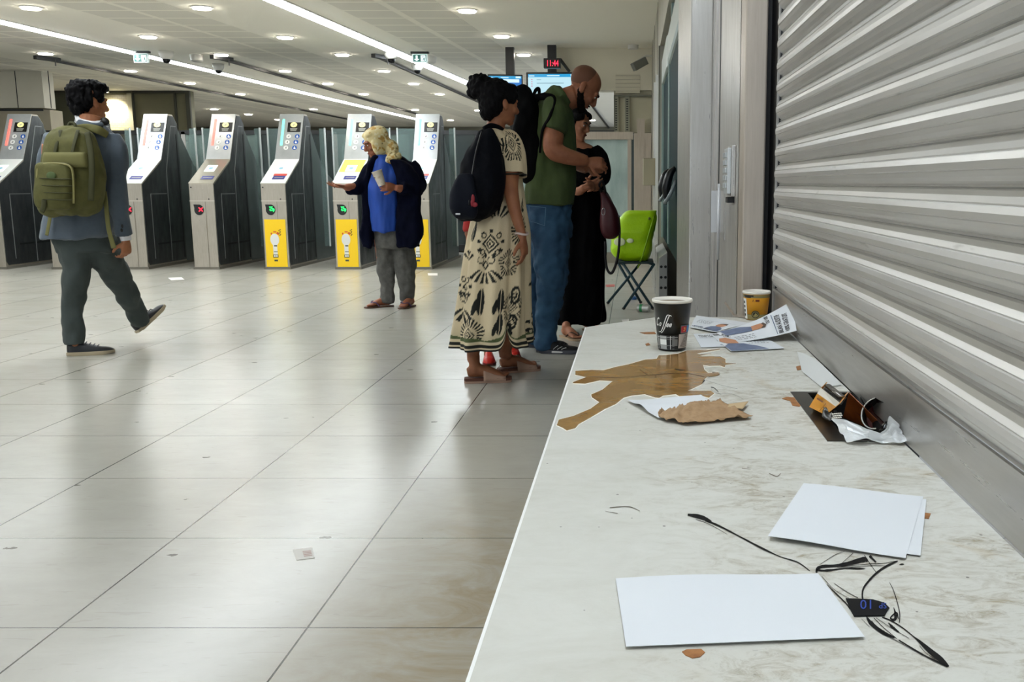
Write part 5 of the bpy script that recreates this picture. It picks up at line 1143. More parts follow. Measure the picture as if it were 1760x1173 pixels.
# hair
m = MB(); RR = HT.to_3x3()
for c_, r_ in (((0, -.035, .052), (.085, .098, .086)), ((0, .02, .098), (.068, .085, .042)), ((.035, -.05, .02), (.052, .062, .075)), ((-.035, -.05, .02), (.052, .062, .075)), ((0, -.072, -.03), (.055, .034, .055)), ((0, .045, .095), (.055, .05, .038)), ((-.06, .01, .045), (.022, .05, .045)), ((.06, .01, .045), (.022, .05, .045))):
    m.blob(HT @ Vector(c_), r_, 20, 12, RR)
HAIR = M('hair_black', '060507', .7, spec=.12, bump=(90, .6, .004)); fused('hair', m, HAIR, R, .006, 2, [(40, 40, 25, .012), (80, 80, 50, .006)])
# shirt collar and cuff, bow tie
WS = M('shirt_white', 'e6e6ea', .6)
m = MB().tube([b.p(133, 200, .02), b.p(138, 208, -.05), b.p(156, 213, -.075), b.p(174, 212, -.03), b.p(180, 206, .05)], [.016]*5, 10, flat=1.2, smooth=4); m.blob(b.p(136, 203, -.02), (.016, .02, .028), 10, 8); fused('shirt_collar', m, WS, R, .006, 2)
m = MB().tube([b.p(215, 404, .02), b.p(217, 414, .02)], [.040, .036], 20, flat=.75); m.build('shirt_cuff', WS, R, smooth=True, angle=50)
m = MB().blob(b.p(180, 209, -.02), (.028, .02, .024), 12, 8).blob(b.p(174, 212, -.04), (.02, .016, .016), 10, 8); m.build('bow_tie', BLACK, R, smooth=True)
SUIT = M('suit_cloth', '515c68', .85, var=(9, '444e59'), bump=(220, .25, .001), sheen=.15)
m = MB()
b.hull(m, [(212, 139, 176, .05, -.02), (218, 126, 180, .075, -.02), (226, 100, 190, .09, -.01), (236, 84, 200, .10, 0), (252, 79, 202, .115, 0), (290, 82, 196, .13, 0), (330, 84, 190, .135, 0), (370, 80, 188, .145, 0), (400, 75, 188, .155, 0), (411, 76, 178, .155, 0)])
b.limb(m, [(190, 234, 0, 15), (197, 260, -.01, 18), (200, 300, -.02, 17), (203, 340, -.02, 16), (209, 375, .0, 14.5), (214, 404, .02, 13.5)])
b.limb(m, [(92, 236, 0, 15), (87, 262, .02, 17), (84, 300, .05, 16), (84, 345, .08, 14), (90, 385, .10, 13)])
b.limb(m, [(137, 212, -.06, 5), (155, 217, -.095, 6), (176, 214, -.05, 5)])
JA = fused('jacket', m, SUIT, R, .008, 3, [(7, 7, 5, .016), (16, 16, 9, .008)])
m = MB().blob(b.p(210, 389, -.055), (.008, .006, .012), 8, 6).blob(b.p(209, 396, -.055), (.008, .006, .012), 8, 6); m.build('sleeve_button', BLACK, JA, smooth=True)
TR = M('suit_trousers', '3f4745', .85, var=(9, '363e3d'), bump=(220, .25, .001))
m = MB()
b.hull(m, [(396, 88, 184, .12, .02), (415, 92, 190, .125, .03), (432, 103, 200, .12, .04)])
b.limb(m, [(132, 418, .0, 27), (133, 450, .0, 26), (129, 480, -.02, 21.5), (127, 520, .0, 18.5), (127, 560, .0, 17), (128, 583, .0, 17), (129, 592, .0, 15.5)])
b.limb(m, [(168, 418, .06, 30), (184, 448, .14, 28), (202, 478, .24, 23), (220, 512, .34, 19), (236, 542, .44, 15.5), (243, 557, .48, 14.5)])
fused('trousers', m, TR, R, .008, 3, [(8, 8, 7, .016), (18, 18, 16, .009)])
SH = M('shoe_black', '15171b', .5); SO = M('sole_tan', 'b3a58a', .6)
y0 = on_z(113, 611, 0); shoe(R, shoe_T((y0.x+.02, b.Y-.02, 0), (y0.x+.27, b.Y+.09, 0)), .27, SH, SO, extra=laces)
hl = b.p(238, 574, .46); tp_ = b.p(279, 534, .62); shoe(R, shoe_T(hl, tp_, (-.5, -.25, 1)), .27, SH, SO, extra=laces)
# olive backpack (top-level)
OL = M('olive_canvas', '5c5a2e', .85, var=(10, '48471f'), bump=(160, .4, .002)); OLD = M('olive_dark', '3a3a1e', .85); OLL = M('olive_light', '6d6a3c', .8)
t = thing('backpack', b.p(120, 372, -.26), 'olive green military style backpack worn by the man in the suit', 'backpack')
m = MB(); b.hull(m, [(217, 108, 138, .04, -.17), (224, 96, 150, .07, -.19), (240, 86, 159, .10, -.22), (262, 80, 166, .115, -.23), (290, 76, 172, .12, -.24), (325, 74, 175, .12, -.24), (350, 74, 170, .115, -.24), (364, 80, 160, .10, -.23), (370, 90, 148, .07, -.22)], ex=.7)
main = fused('main_compartment', m, OL, t, .008, 3, [(9, 9, 6, .014), (22, 22, 12, .008)])
m = MB(); b.hull(m, [(281, 70, 118, .035, -.37), (287, 65, 124, .05, -.375), (310, 62, 127, .055, -.38), (340, 62, 127, .055, -.38), (355, 66, 124, .05, -.37), (360, 74, 118, .03, -.37)], ex=.55)
pk = fused('front_pocket', m, OL, t, .007, 3, [(14, 14, 8, .009)])
m = MB()
for yy in (306, 318, 330, 342): m.tube([b.p(64, yy, -.41), b.p(80, yy+1, -.437), b.p(110, yy+2, -.437), b.p(126, yy+2, -.41)], .008, 8, flat=.35, smooth=3)
m.build('webbing', OLD, pk, smooth=True)
m = MB().tube([b.p(66, 340, -.41), b.p(64, 300, -.42), b.p(70, 284, -.41), b.p(96, 281, -.41), b.p(120, 286, -.42), b.p(126, 305, -.42), b.p(127, 350, -.42)], .006, 8, smooth=4); m.build('zip', M('zip_tan', '807a48', .6), pk, smooth=True)
m = MB(); b.hull(m, [(262, 76, 146, .02, -.345), (268, 75, 148, .028, -.35), (282, 73, 150, .028, -.35), (288, 74, 149, .02, -.345)], ex=.6); m.build('top_flap', OLL, t, smooth=True)
m = MB()
for xx in (98, 128): b.limb(m, [(xx+6, 224, -.28, 3, .4), (xx, 245, -.335, 3, .4), (xx-4, 264, -.355, 3, .4)])
b.limb(m, [(150, 228, -.30, 5, .5), (156, 260, -.33, 5, .5), (158, 300, -.355, 5, .5), (156, 345, -.35, 5, .5)]); b.limb(m, [(76, 344, -.44, 4, .5), (75, 356, -.44, 4, .5), (72, 364, -.43, 4, .5)])
m.build('strap', OLD, t, smooth=True)
m = MB(); b.limb(m, [(117, 220, -.20, 2.5), (120, 212, -.19, 2.5), (128, 213, -.19, 2.5), (130, 221, -.20, 2.5)]); m.build('carry_loop', OLD, t, smooth=True)
m = MB(); b.limb(m, [(132, 221, -.17, 6, .4), (150, 219, -.13, 6, .4), (170, 224, -.11, 7, .4), (184, 232, -.06, 6, .4)]); b.limb(m, [(112, 222, -.17, 6, .4), (98, 226, -.13, 6, .4), (90, 234, -.08, 6, .4)]); m.build('shoulder_strap', OLL, t, smooth=True)
m = MB(); b.limb(m, [(180, 330, -.12, 3.5, .3), (183, 360, -.17, 4, .3), (187, 395, -.17, 4, .3), (196, 427, -.16, 4.5, .3)]); m.build('hanging_strap', OLL, t, smooth=True); m = MB(); b.limb(m, [(88, 360, -.18, 3, .3), (84, 385, -.19, 3, .3), (80, 405, -.19, 3, .3)]); m.build('hanging_strap', OLL, t, smooth=True)
m = MB().blob(b.p(88, 302, -.435), (.028, .006, .022), 12, 8); m.build('patch', M('patch_green', '4c5c34', .8), pk, smooth=True)
m = MB().box(*[q for q in (b.p(72, 325, 0).x, b.p(80, 325, 0).x)], b.Y-.455, b.Y-.435, b.p(72, 329, -.44).z, b.p(72, 321, -.44).z); m.build('buckle', M('buckle_grey', '6a6a62', .4), pk, bevel=.003)

# ---------------------------------------------------------------- woman in headscarf holding a cup
b = person((670, 526), 8.30, 'person in patterned headscarf, blue top and navy cardigan holding a paper cup, one hand out')
R = b.root; SK2 = skin('skin_brown', '9c6248', '875039')
HT = head_frame(b.p(645, 247, -.02), 2.20, -.34)
m = MB(); head(m, HT, .98)
b.limb(m, [(655, 258, 0, 10), (657, 275, 0, 10)])
b.hull(m, [(272, 645, 674, .05, 0), (290, 645, 700, .06, 0), (340, 645, 700, .07, 0), (400, 654, 700, .06, 0), (415, 662, 694, .05, 0)])
b.limb(m, [(638, 290, .0, 8), (619, 318, -.11, 7), (598, 322, -.2, 6.5), (592, 320, -.22, 5.5, .8)])
hand(m, b.p(594, 321, -.22), (-.95, -.2, .10), (.05, -.25, 1), -1, (.22, .20, .25, .3), .95, .3, .14)
b.limb(m, [(708, 292, 0, 11), (716, 330, -.05, 9), (690, 325, -.2, 7), (680, 323, -.24, 6, .8)])
hand(m, b.p(679, 322, -.22), (-.70, -.62, .05), (-.66, .72, .05), 1, (.75, .75, .8, .85), .95, .5)
for xx, x2 in ((655, 665), (692, 699)): b.limb(m, [(xx, 405, 0, 13), (xx+4, 460, 0, 10), (x2, 505, 0, 8), (x2, 515, 0, 7)])
zf = .012
h1_ = on_z(674, 524.5, zf); t1 = on_z(628, 528, zf); foot(m, h1_, t1, .95, b.p(668, 508, 0)); h2_ = on_z(710, 524, zf); t2_ = on_z(684, 531, zf); t2_ = h2_+(t2_-h2_).normalized()*.235; foot(m, h2_, t2_, .95, b.p(700, 508, 0))
fused('body', m, SK2, R, .006, 3)
face_parts(HT, .98, R, M('brow_dark', '241510', .7))
# sandals
LE = M('sandal_brown', '5b4234', .6)
for hh, tt in ((h1_, t1), (h2_, t2_)):
    d = (tt-hh); L = d.length; d.normalize(); x = d.cross(Vector((0, 0, 1))).normalized(); sa = bpy.data.objects.new('sandal', None); COL.objects.link(sa); sa.parent = R; sa.location = hh-wloc(R); pl = []
    for f, w_ in ((-.04, .016), (0, .028), (.15, .034), (.4, .032), (.7, .044), (.9, .040), (1.0, .026), (1.04, .01)): pl.append((f*L, w_))
    P = [hh+d*a+x*w_ for a, w_ in pl]+[hh+d*a-x*w_ for a, w_ in reversed(pl)]; up = Vector((0, 0, 1)); MB().rings([[Vector((p.x, p.y, .001)) for p in P], [Vector((p.x, p.y, .013)) for p in P]]).build('sole', LE, sa)
    MB().tube([hh+d*L*.55-x*.045, hh+d*L*.66-x*.03+up*.035, hh+d*L*.76+up*.030, hh+d*L*.66+x*.03+up*.042, hh+d*L*.52+x*.042], [.010]*5, 10, flat=.5, smooth=4).build('strap', M('strap_purple', '4a3556', .6), sa, smooth=True)
# trousers
m = MB(); GT = M('grey_jersey', '5d5c58', .9, var=(25, '4c4b48'), bump=(120, .3, .002))
b.hull(m, [(385, 642, 712, .13, .0), (405, 644, 714, .13, 0), (425, 646, 716, .12, 0)])
b.limb(m, [(660, 410, 0, 17), (663, 440, 0, 16), (664, 470, 0, 14.5), (666, 495, 0, 12.5), (666, 512, 0, 12.5), (666, 518, 0, 12)]); b.limb(m, [(694, 410, 0, 19), (696, 440, 0, 18.5), (698, 470, 0, 16.5), (700, 495, 0, 13.5), (700, 512, 0, 12.5), (700, 517, 0, 12)])
fused('trousers', m, GT, R, .008, 3, [(9, 9, 7, .016), (20, 20, 16, .009)])
BL = M('blue_top', '1748a8', .7, var=(6, '123c8f'))
m = MB(); b.hull(m, [(266, 648, 668, .06, -.03), (274, 642, 674, .085, -.03), (300, 638, 690, .12, -.04), (330, 633, 690, .135, -.05), (365, 636, 690, .13, -.05), (398, 640, 690, .13, -.05)]); fused('top', m, BL, R, .008, 3, [(14, 14, 3, .015), (30, 30, 6, .006)])
NV = M('navy_cardigan', '070a1e', .95, var=(8, '040614'), bump=(90, .4, .003), spec=.1)
m = MB()
def sheetbody(rows, dy0, dth=.035, ex=.6): b.hull(m, [(y, l, r, dth, dy0+d) for y, l, r, d in rows], ex=ex)
b.hull(m, [(268, 662, 684, .05, .05), (276, 655, 700, .075, .05), (290, 645, 716, .09, .06), (320, 640, 722, .10, .06), (370, 636, 722, .11, .06), (405, 634, 724, .11, .06), (424, 640, 722, .11, .05)])
sheetbody([(276, 672, 694, 0), (300, 680, 716, 0), (340, 680, 722, -.01), (380, 681, 725, -.02), (405, 682, 727, -.02), (423, 682, 718, -.02), (426, 686, 712, -.02)], -.10, .05)
sheetbody([(270, 644, 652, .02), (285, 633, 644, 0), (310, 625, 638, 0), (340, 622, 636, 0), (380, 622, 640, 0), (410, 621, 642, 0), (426, 622, 638, 0)], -.09, .05)
b.limb(m, [(703, 282, .0, 12), (714, 300, -.01, 14), (718, 320, -.05, 14), (706, 328, -.13, 12.5), (690, 323, -.19, 10.5)]); b.limb(m, [(644, 284, .0, 10), (632, 302, -.05, 12), (620, 320, -.11, 11), (606, 326, -.16, 9), (599, 324, -.19, 8)])
fused('cardigan', m, NV, R, .008, 3, [(9, 9, 6, .018), (22, 22, 12, .009)])
# headscarf with woven print
m = MB(); RR = HT.to_3x3()
for c_, r_ in (((0, -.03, .055), (.090, .108, .084)), ((0, -.05, -.02), (.088, .085, .09)), ((0, -.085, .0), (.065, .05, .06)), ((0, -.10, -.05), (.06, .05, .05)), ((.067, .01, -.03), (.026, .055, .085)), ((-.067, .01, -.03), (.026, .055, .085)), ((0, .02, -.115), (.062, .06, .03)), ((.03, .04, .088), (.045, .035, .024)), ((-.03, .04, .088), (.045, .035, .024))): m.blob(HT @ Vector(c_), r_, 20, 12, RR)
m.blob(b.p(671, 257, .02), (.075, .07, .085), 16, 10); m.blob(b.p(672, 272, -.02), (.06, .07, .04), 16, 10); b.limb(m, [(662, 274, -.10, 6), (674, 276, -.07, 7), (684, 266, .0, 7)])
sm2 = remesh(m, .006, 6, .5, [(10, 10, 16, .006), (9, 9, 34, .0035)]); n = len(sm2.vertices); ca = sm2.color_attributes.new('print', 'FLOAT_COLOR', 'POINT')
cols = np.empty((n, 4)); c1, c2_, c3_, c4_ = [np.array(lin(q)) for q in ('dccb96', 'c29a54', '86744a', 'e6dcb8')]
for i, v in enumerate(sm2.vertices):
    a = mnoise.noise(v.co*24); q = mnoise.noise(v.co*46+Vector((9, 2, 4))); back = v.co.x > b.p(660, 240).x; cols[i] = c1 if a < (.10 if back else .32) else c2_
    if q > .30 and back: cols[i] = c3_
    if q < -.30: cols[i] = c4_
cols[:, 3] = 1; ca.data.foreach_set('color', cols.ravel()); sm2.transform(Matrix.Translation(-wloc(R))); sm2.materials.clear(); sm2.polygons.foreach_set('use_smooth', [True]*len(sm2.polygons)); link('headscarf', sm2, VM('scarf_cloth', .75), R)
# paper cup in her hand
cb = b.p(657, 319, -.27); ct = b.p(647.5, 294, -.28); axd = (ct-cb); Hc = axd.length; axd.normalize(); rot = axd.to_track_quat('Z', 'Y').to_matrix()
t = thing('paper_cup', cb, 'tall cream paper cup with faded print held by the woman in the headscarf', 'cup')
m = MB(); rs = [[cb+rot @ Vector((r*math.cos(2*PI*i/28), r*math.sin(2*PI*i/28), z)) for i in range(28)] for r, z in ((.030, 0), (.034, .04), (.043, Hc-.004), (.046, Hc), (.044, Hc+.002), (.040, Hc-.006), (.030, .01))]; m.rings(rs); m.build('wall', M('cup_cream', 'd8cfc0', .5, var=(30, 'b9a68c', .5, .7)), t, smooth=True, angle=50)
m = MB(); [m.blob(cb+rot @ Vector((.0385*math.cos(a), .0385*math.sin(a), .075+.02*math.sin(a*3))), .007, 8, 6) for a in (-2.4, -1.7, -1.1)]; m.build('print', M('cup_print', '8b7a62', .6), t, smooth=True)
# ---------------------------------------------------------------- woman in the printed dress
b = person((848, 650), 5.12, 'person with hair in a curly bun, cream dress with black print, seen from behind')
R = b.root; SK3 = skin('skin_olive', '9a6444', '85533a')
HT = head_frame(b.p(860, 180, -.01), -1.0, -.12)
m = MB(); head(m, HT, .93)
b.limb(m, [(856, 190, .0, 15), (853, 210, -.01, 15), (850, 228, -.01, 19)])
b.hull(m, [(226, 838, 868, .05, 0), (240, 820, 888, .07, 0), (300, 822, 880, .07, 0), (380, 826, 880, .08, 0)])
b.limb(m, [(880, 246, -.02, 13), (879, 285, -.09, 14.5), (878, 325, -.17, 12.5), (887, 370, -.22, 10), (896, 400, -.24, 7.5), (898, 408, -.24, 7.5, .75)])
hand(m, b.p(899, 410, -.24), (.08, .05, -1), (-.9, .25, 0), -1, (.45, .5, .6, .7), .95, .35, .05)
b.limb(m, [(826, 250, .06, 12), (815, 310, .08, 10), (812, 360, .05, 8)])
zf = .026
ha = on_z(801, 650, zf); ta = on_z(866, 648, zf); ta = ha+(ta-ha).normalized()*.235; hb = on_z(858, 634, zf); tb_ = on_z(918, 629, zf); tb_ = hb+(tb_-hb).normalized()*.235
foot(m, ha, ta, .95, b.p(814, 612, -.02)); foot(m, hb, tb_, .95, b.p(869, 607, .12))
b.limb(m, [(822, 540, 0, 17), (818, 575, 0, 15), (813, 608, -.02, 11), (813, 622, -.02, 9.5)]); b.limb(m, [(866, 540, .08, 17), (867, 575, .1, 16), (868, 600, .12, 12.5), (868, 615, .12, 10)])
fused('body', m, SK3, R, .0055, 3)
m = MB(); RR = HT.to_3x3()
for c_, r_ in (((0, -.030, .048), (.083, .100, .082)), ((0, -.05, .0), (.080, .068, .075)), ((0, -.068, -.045), (.050, .040, .050)), ((0, .03, .085), (.062, .055, .03)), ((.045, .02, .045), (.035, .055, .045)), ((-.045, .02, .045), (.035, .055, .045))): m.blob(HT @ Vector(c_), r_, 20, 12, RR)
rg = random.Random(4); bc = b.p(824, 150, -.02)
m.blob(bc, (.062, .06, .06), 16, 10); m.tube([bc, HT @ Vector((0, -.06, .09))], .045, 12)
for i in range(60):
    v = Vector((rg.gauss(0, 1), rg.gauss(0, 1), rg.gauss(0, 1))).normalized(); m.blob(bc+v*.058, rg.uniform(.010, .019), 10, 6)
HAIR2 = M('hair_black'); fused('hair', m, HAIR2, R, .0055, 1, [(60, 60, 40, .006)])
m = MB(); wp = b.p(896.5, 402, -.24); m.tube([wp+Vector((.031*math.cos(a), .026*math.sin(a), .004*math.sin(a*2))) for a in [2*PI*i/24 for i in range(25)]], .006, 8, cap=False); m.build('bracelet', M('bracelet_pale', 'c9b8b4', .35, .3), R, smooth=True)
# printed dress: fine grids so that the print can follow the cloth
DR = VM('dress_cloth', .85, bump=(200, .2)); PALE = np.array(lin('d3c2a0')); INKC = np.array(lin('12140f')); GRN = np.array(lin('4f5a35'))
def motif_paint(S, Z, motifs, zhem=None):
    C = np.tile(PALE, (len(S), 1)); K = np.zeros(len(S), bool); G = np.zeros(len(S), bool)
    for kind, cs, cz, sc in motifs:
        dx = (S-cs)/(sc*.84); dz = (Z-cz)/(sc*.84); r = np.hypot(dx, dz); an = np.arctan2(dx, dz); d = np.abs(dx)+np.abs(dz)*.85
        if kind == 'med':
            K |= (d < .010) | ((d > .019) & (d < .030)) | ((d > .040) & (d < .053))
            K |= (r > .062) & (r < .088) & (np.cos(an*9) > .35) & (d > .06)
            for sx_, sz_ in ((.045, .05), (-.045, .05), (.045, -.05), (-.045, -.05)):
                q = np.hypot(dx-sx_, dz-sz_); K |= (q > .010) & (q < .017); K &= ~((q < .010))
        elif kind == 'fan':      # rays spreading downward
            K |= (r > .045) & (r < .125-.02*np.cos(an*2)) & (np.abs(np.abs(an)-PI) < 1.15) & (np.cos(an*17) > -.05); K |= (d > .014) & (d < .026)
            for sx_ in (.032, -.032):
                q = np.hypot(dx-sx_, dz-.03); K |= (q > .016) & (q < .021)
        elif kind == 'up':       # rays spreading upward
            K |= (r > .03) & (r < .105) & (np.abs(an) < .95) & (np.cos(an*15) > .0)
        elif kind == 'leaf':
            q = (np.abs(dx) < .026*np.sqrt(np.clip(1-(dz/.075)**2, 0, 1))) & (np.abs(dx) > .0025); K |= q
            q = (np.abs(dx+.03-dz*.2) < .016*np.sqrt(np.clip(1-((dz+.03)/.045)**2, 0, 1))); K |= q
        elif kind == 'sun':
            K |= (r > .055) & (r < .105+.01*np.cos(an*5)) & (np.cos(an*24) > -.1); K |= ((d > .016) & (d < .026)) | (d < .007) | ((d > .036) & (d < .044))
        elif kind == 'eye':
            K |= (np.abs(np.hypot(dx*1.6, dz*.75)-.034) < .008) | ((d > .012) & (d < .02))
    C[K] = INKC
    if zhem is not None:
        t_ = Z-zhem; w_ = .055+.016*np.abs(np.sin(S*16)); g = (t_ < w_) & (t_ >= .045); C[g & (t_ < w_)] = GRN
        C[(t_ >= .036) & (t_ < .05)] = PALE; C[(t_ >= .018) & (t_ < .036)] = INKC; C[(t_ >= .009) & (t_ < .018)] = PALE; C[t_ < .009] = INKC
        lo = (t_ >= .05) & (t_ < .12) & ~K; f = np.clip((.12-t_[lo])/.07, 0, 1)[:, None]*.35*(0.6+.4*np.sin(S[lo]*16))[:, None]; C[lo] = C[lo]*(1-f)+GRN*f
    C[:, 3] = 1; return C
def painted_grid(name, fn, sz, nu, nv, motifs, parent, mat_, close=True, zhem=None, solid=.002):
    m = MB().grid(fn, nu, nv, close); o = m.build(name, mat_, parent, smooth=True, solid=solid); cu = nu if close else nu+1
    S = np.empty(len(m.v)); Z = np.empty(len(m.v)); k = 0
    for i in range(nv+1):
        for j in range(cu): S[k], Z[k] = sz(j/nu, i/nv); k += 1
    a = o.data.color_attributes.new('print', 'FLOAT_COLOR', 'POINT'); a.data.foreach_set('color', motif_paint(S, Z, motifs, zhem).ravel()); return o
drows = cr([(589, 781, 912, .30, .03), (568, 784, 910, .30, .03), (535, 790, 909, .285, .03), (480, 797, 909, .26, .03), (430, 803, 908, .235, .03), (390, 810, 907, .21, .02), (350, 818, 903, .15, .02), (310, 822, 897, .12, .02), (270, 822, 893, .125, 0), (248, 824, 891, .11, 0), (236, 832, 884, .09, 0), (228, 838, 874, .07, -.01), (222, 842, 868, .055, -.01)], 12)
def drow(v):
    k = v*(len(drows)-1); i = min(int(k), len(drows)-2); f = k-i; return drows[i]*(1-f)+drows[i+1]*f
def dressfn(u, v):
    r = drow(v); l = b.p(r[1], r[0], r[4]); q = b.p(r[2], r[0], r[4]); cx = (l.x+q.x)/2; hw = (q.x-l.x)/2; t_ = -PI/2+2*PI*u   # u=0 faces the camera
    low = max(0, 1-v/.62); fold = low*(.020*math.sin(t_*9+1.5*math.sin(v*5))+.010*math.sin(t_*17+2)); fold += .010*mnoise.noise(Vector((math.cos(t_)*2.5, math.sin(t_)*2.5, v*7)))
    X = cx+(hw+fold)*math.copysign(abs(math.cos(t_))**.85, math.cos(t_)); Yv = b.Y+r[4]+(r[3]+fold)*math.copysign(abs(math.sin(t_))**.85, math.sin(t_))
    z = l.z
    sl = math.exp(-((u-.085)/.022)**2)*max(0, 1-v/.16)*.12    # side slit opened over the calf
    z += sl; return Vector((X, Yv, max(z, .12)))
zh = b.p(800, 589).z
def dsz(u, v):
    r = drow(v); uu = u if u < .5 else u-1; hw = (r[2]-r[1])*b.k/2; return uu*(hw+r[3])*PI*1.02, b.p(800, r[0]).z+math.exp(-((u-.085)/.022)**2)*max(0, 1-v/.16)*.12*0
def px2s(x, y): # print coordinates near the camera-facing side
    return ((x-848)*b.k*1.12, b.p(800, y).z)
mo = []
for kind, x, y, sc_ in (('med', 845, 415, 1.0), ('up', 851, 378, .95), ('fan', 840, 450, 1.05), ('leaf', 836, 510, 1.1), ('sun', 822, 563, .95), ('med', 797, 488, .95), ('fan', 796, 515, 1.1), ('up', 802, 448, .8), ('leaf', 868, 508, 1.0), ('sun', 879, 447, .75), ('eye', 897, 500, 1.0), ('eye', 897, 545, 1.0), ('sun', 893, 520, .8), ('leaf', 893, 570, 1.2), ('leaf', 869, 545, .9), ('sun', 858, 276, .9), ('up', 862, 258, .7), ('fan', 856, 300, .7), ('eye', 898, 350, .9), ('sun', 900, 395, .8), ('leaf', 812, 392, 1.0)):
    s_, z_ = px2s(x, y); mo.append((kind, s_, z_, sc_))
for i in range(5):
    for j in range(4): mo.append((('med', 'fan', 'sun', 'leaf')[(i+j) % 4], .42+.17*i, .32+.27*j, 1)); mo.append((('fan', 'leaf', 'med', 'sun')[(i+j) % 4], -.42-.17*i, .28+.27*j, 1))
painted_grid('dress', dressfn, dsz, 420, 250, mo, R, DR, zhem=zh)
def sleeve(pts, n_, name, mots):
    A = cr(pts, 8); C = [b.p(a[0], a[1], a[2]) for a in A]
    def fn(u, v):
        k = v*(len(A)-1); i = min(int(k), len(A)-2); f = k-i; c = C[i].lerp(C[i+1], f); r = (A[i][3]*(1-f)+A[i+1][3]*f)*b.k; d = (C[i+1]-C[i]).normalized(); x = d.cross(Vector((0, 1, 0))).normalized(); y = d.cross(x)
        t_ = 2*PI*u; rr = r+.006*math.sin(t_*5+v*4)*v; return c+x*rr*math.cos(t_)+y*rr*.85*math.sin(t_)
    def sz(u, v): return (u-.5)*.55, C[0].z-(C[0].z-C[-1].z)*v
    return painted_grid(name, fn, sz, 120, 80, mots, R, DR)
z0_, z1_ = b.p(880, 236).z, b.p(880, 298).z
so = sleeve([(866, 232, -.01, 12), (874, 242, -.03, 19), (879, 262, -.06, 22), (880, 284, -.09, 23.5), (880, 302, -.11, 24)], 0, 'sleeve', [('sun', .0, z0_-.07, .8), ('sun', -.16, z0_-.08, .8), ('up', .14, z0_-.10, .8), ('eye', .06, z1_+.04, .8)])
m = MB().tube([b.p(880+23.6*math.cos(a)*1.0, 301+2*math.sin(a), -.11+.07*math.sin(a)) for a in [2*PI*i/28 for i in range(29)]], .007, 8, cap=False, flat=.6); m.build('sleeve_band', M('band_ink', '15170f', .8), R, smooth=True)
# slide sandals
TAN = M('suede_pink', 'a58673', .85); SOLE = M('cork_brown', '5a3324', .7)
for hh, tt in ((ha, ta), (hb, tb_)):
    d = (tt-hh); L = d.length; d.normalize(); x = d.cross(Vector((0, 0, 1))).normalized(); up = Vector((0, 0, 1)); sa = bpy.data.objects.new('sandal', None); COL.objects.link(sa); sa.parent = R; sa.location = hh-wloc(R)
    pl = ((-.04, .020), (0, .032), (.15, .036), (.4, .034), (.7, .046), (.9, .042), (1.0, .03), (1.04, .012)); P = [hh+d*L*a+x*w_ for a, w_ in pl]+[hh+d*L*a-x*w_ for a, w_ in reversed(pl)]
    MB().rings([[Vector((p.x, p.y, .001)) for p in P], [Vector((p.x, p.y, .012)) for p in P]]).build('sole', TAN, sa, smooth=True, angle=40); MB().rings([[Vector((p.x, p.y, .012)) for p in P], [Vector((p.x, p.y, .027)) for p in P]]).build('cork_footbed', SOLE, sa)
    def ar(u, v):   # band over the instep
        f = .40+.50*v; w_ = .047-.004*v; h_ = .076-.040*v; a = PI*u; c_ = hh+d*L*f; return Vector((c_.x, c_.y, 0))+x*(w_*math.cos(a))+up*(.012+(h_-.012)*max(0, math.sin(a))**.7)
    MB().grid(ar, 20, 8).build('strap', TAN, sa, smooth=True, solid=.005)
    q = hh+d*L*.52-x*.04+up*.052; MB().obox(q, d, x, up, .010, .003, .012).build('buckle', M('buckle_metal', '8d7c5c', .3, .8), sa, bevel=.002)
# navy backpack
t = thing('backpack', b.p(820, 379, -.2), 'large dark navy backpack hanging on the back of the woman with the bun', 'backpack')
NB = M('navy_nylon', '080a12', .8, var=(8, '05060c'), bump=(60, .35, .003), spec=.12); NB2 = M('navy_nylon_front', '10141f', .75, bump=(60, .35, .003), spec=.15)
m = MB(); b.hull(m, [(220, 828, 846, .03, -.15), (226, 820, 852, .05, -.16), (250, 806, 862, .085, -.18), (280, 795, 864, .10, -.20), (310, 786, 864, .115, -.22), (340, 781, 862, .12, -.23), (360, 779, 852, .115, -.23), (374, 786, 838, .09, -.22), (380, 797, 822, .06, -.21)], ex=.75)
mn = fused('main_compartment', m, NB, t, .007, 3, [(9, 9, 6, .018), (22, 22, 12, .008)])
m = MB(); b.hull(m, [(300, 789, 815, .03, -.31), (312, 781, 818, .05, -.32), (335, 775, 820, .06, -.33), (358, 776, 822, .055, -.33), (372, 783, 820, .045, -.32), (378, 793, 814, .03, -.31)], ex=.6); fp = fused('front_pocket', m, NB2, t, .007, 3, [(14, 14, 9, .010)])
m = MB(); b.limb(m, [(833, 222, -.18, 5, .5), (845, 216, -.12, 5, .5), (860, 220, -.06, 5, .5), (872, 230, .02, 5, .5)]); b.limb(m, [(838, 300, -.18, 3.5, .4), (856, 330, -.10, 3.5, .4), (866, 350, -.04, 3, .4)]); m.build('shoulder_strap', NB, t, smooth=True)
m = MB().tube([b.p(828, 226, -.235), b.p(818, 262, -.285), b.p(810, 310, -.335), b.p(806, 352, -.395)], .004, 8, smooth=4); m.build('zip', M('zip_black', '05060a', .4), mn, smooth=True)
m = MB().blob(b.p(813, 342, -.40), (.009, .005, .022), 10, 8).blob(b.p(816, 352, -.40), (.014, .005, .012), 10, 8).blob(b.p(811, 349, -.40), (.006, .005, .018), 10, 8); m.build('red_logo', M('logo_red', '8c1a28', .6), t, smooth=True)
m = MB().obox(b.p(787, 368, -.39), Vector((1, 0, 0)), Vector((0, 1, 0)), Vector((0, 0, 1)), .011, .003, .004); m.build('white_tag', M('tag_white', 'd8dade', .5), t)

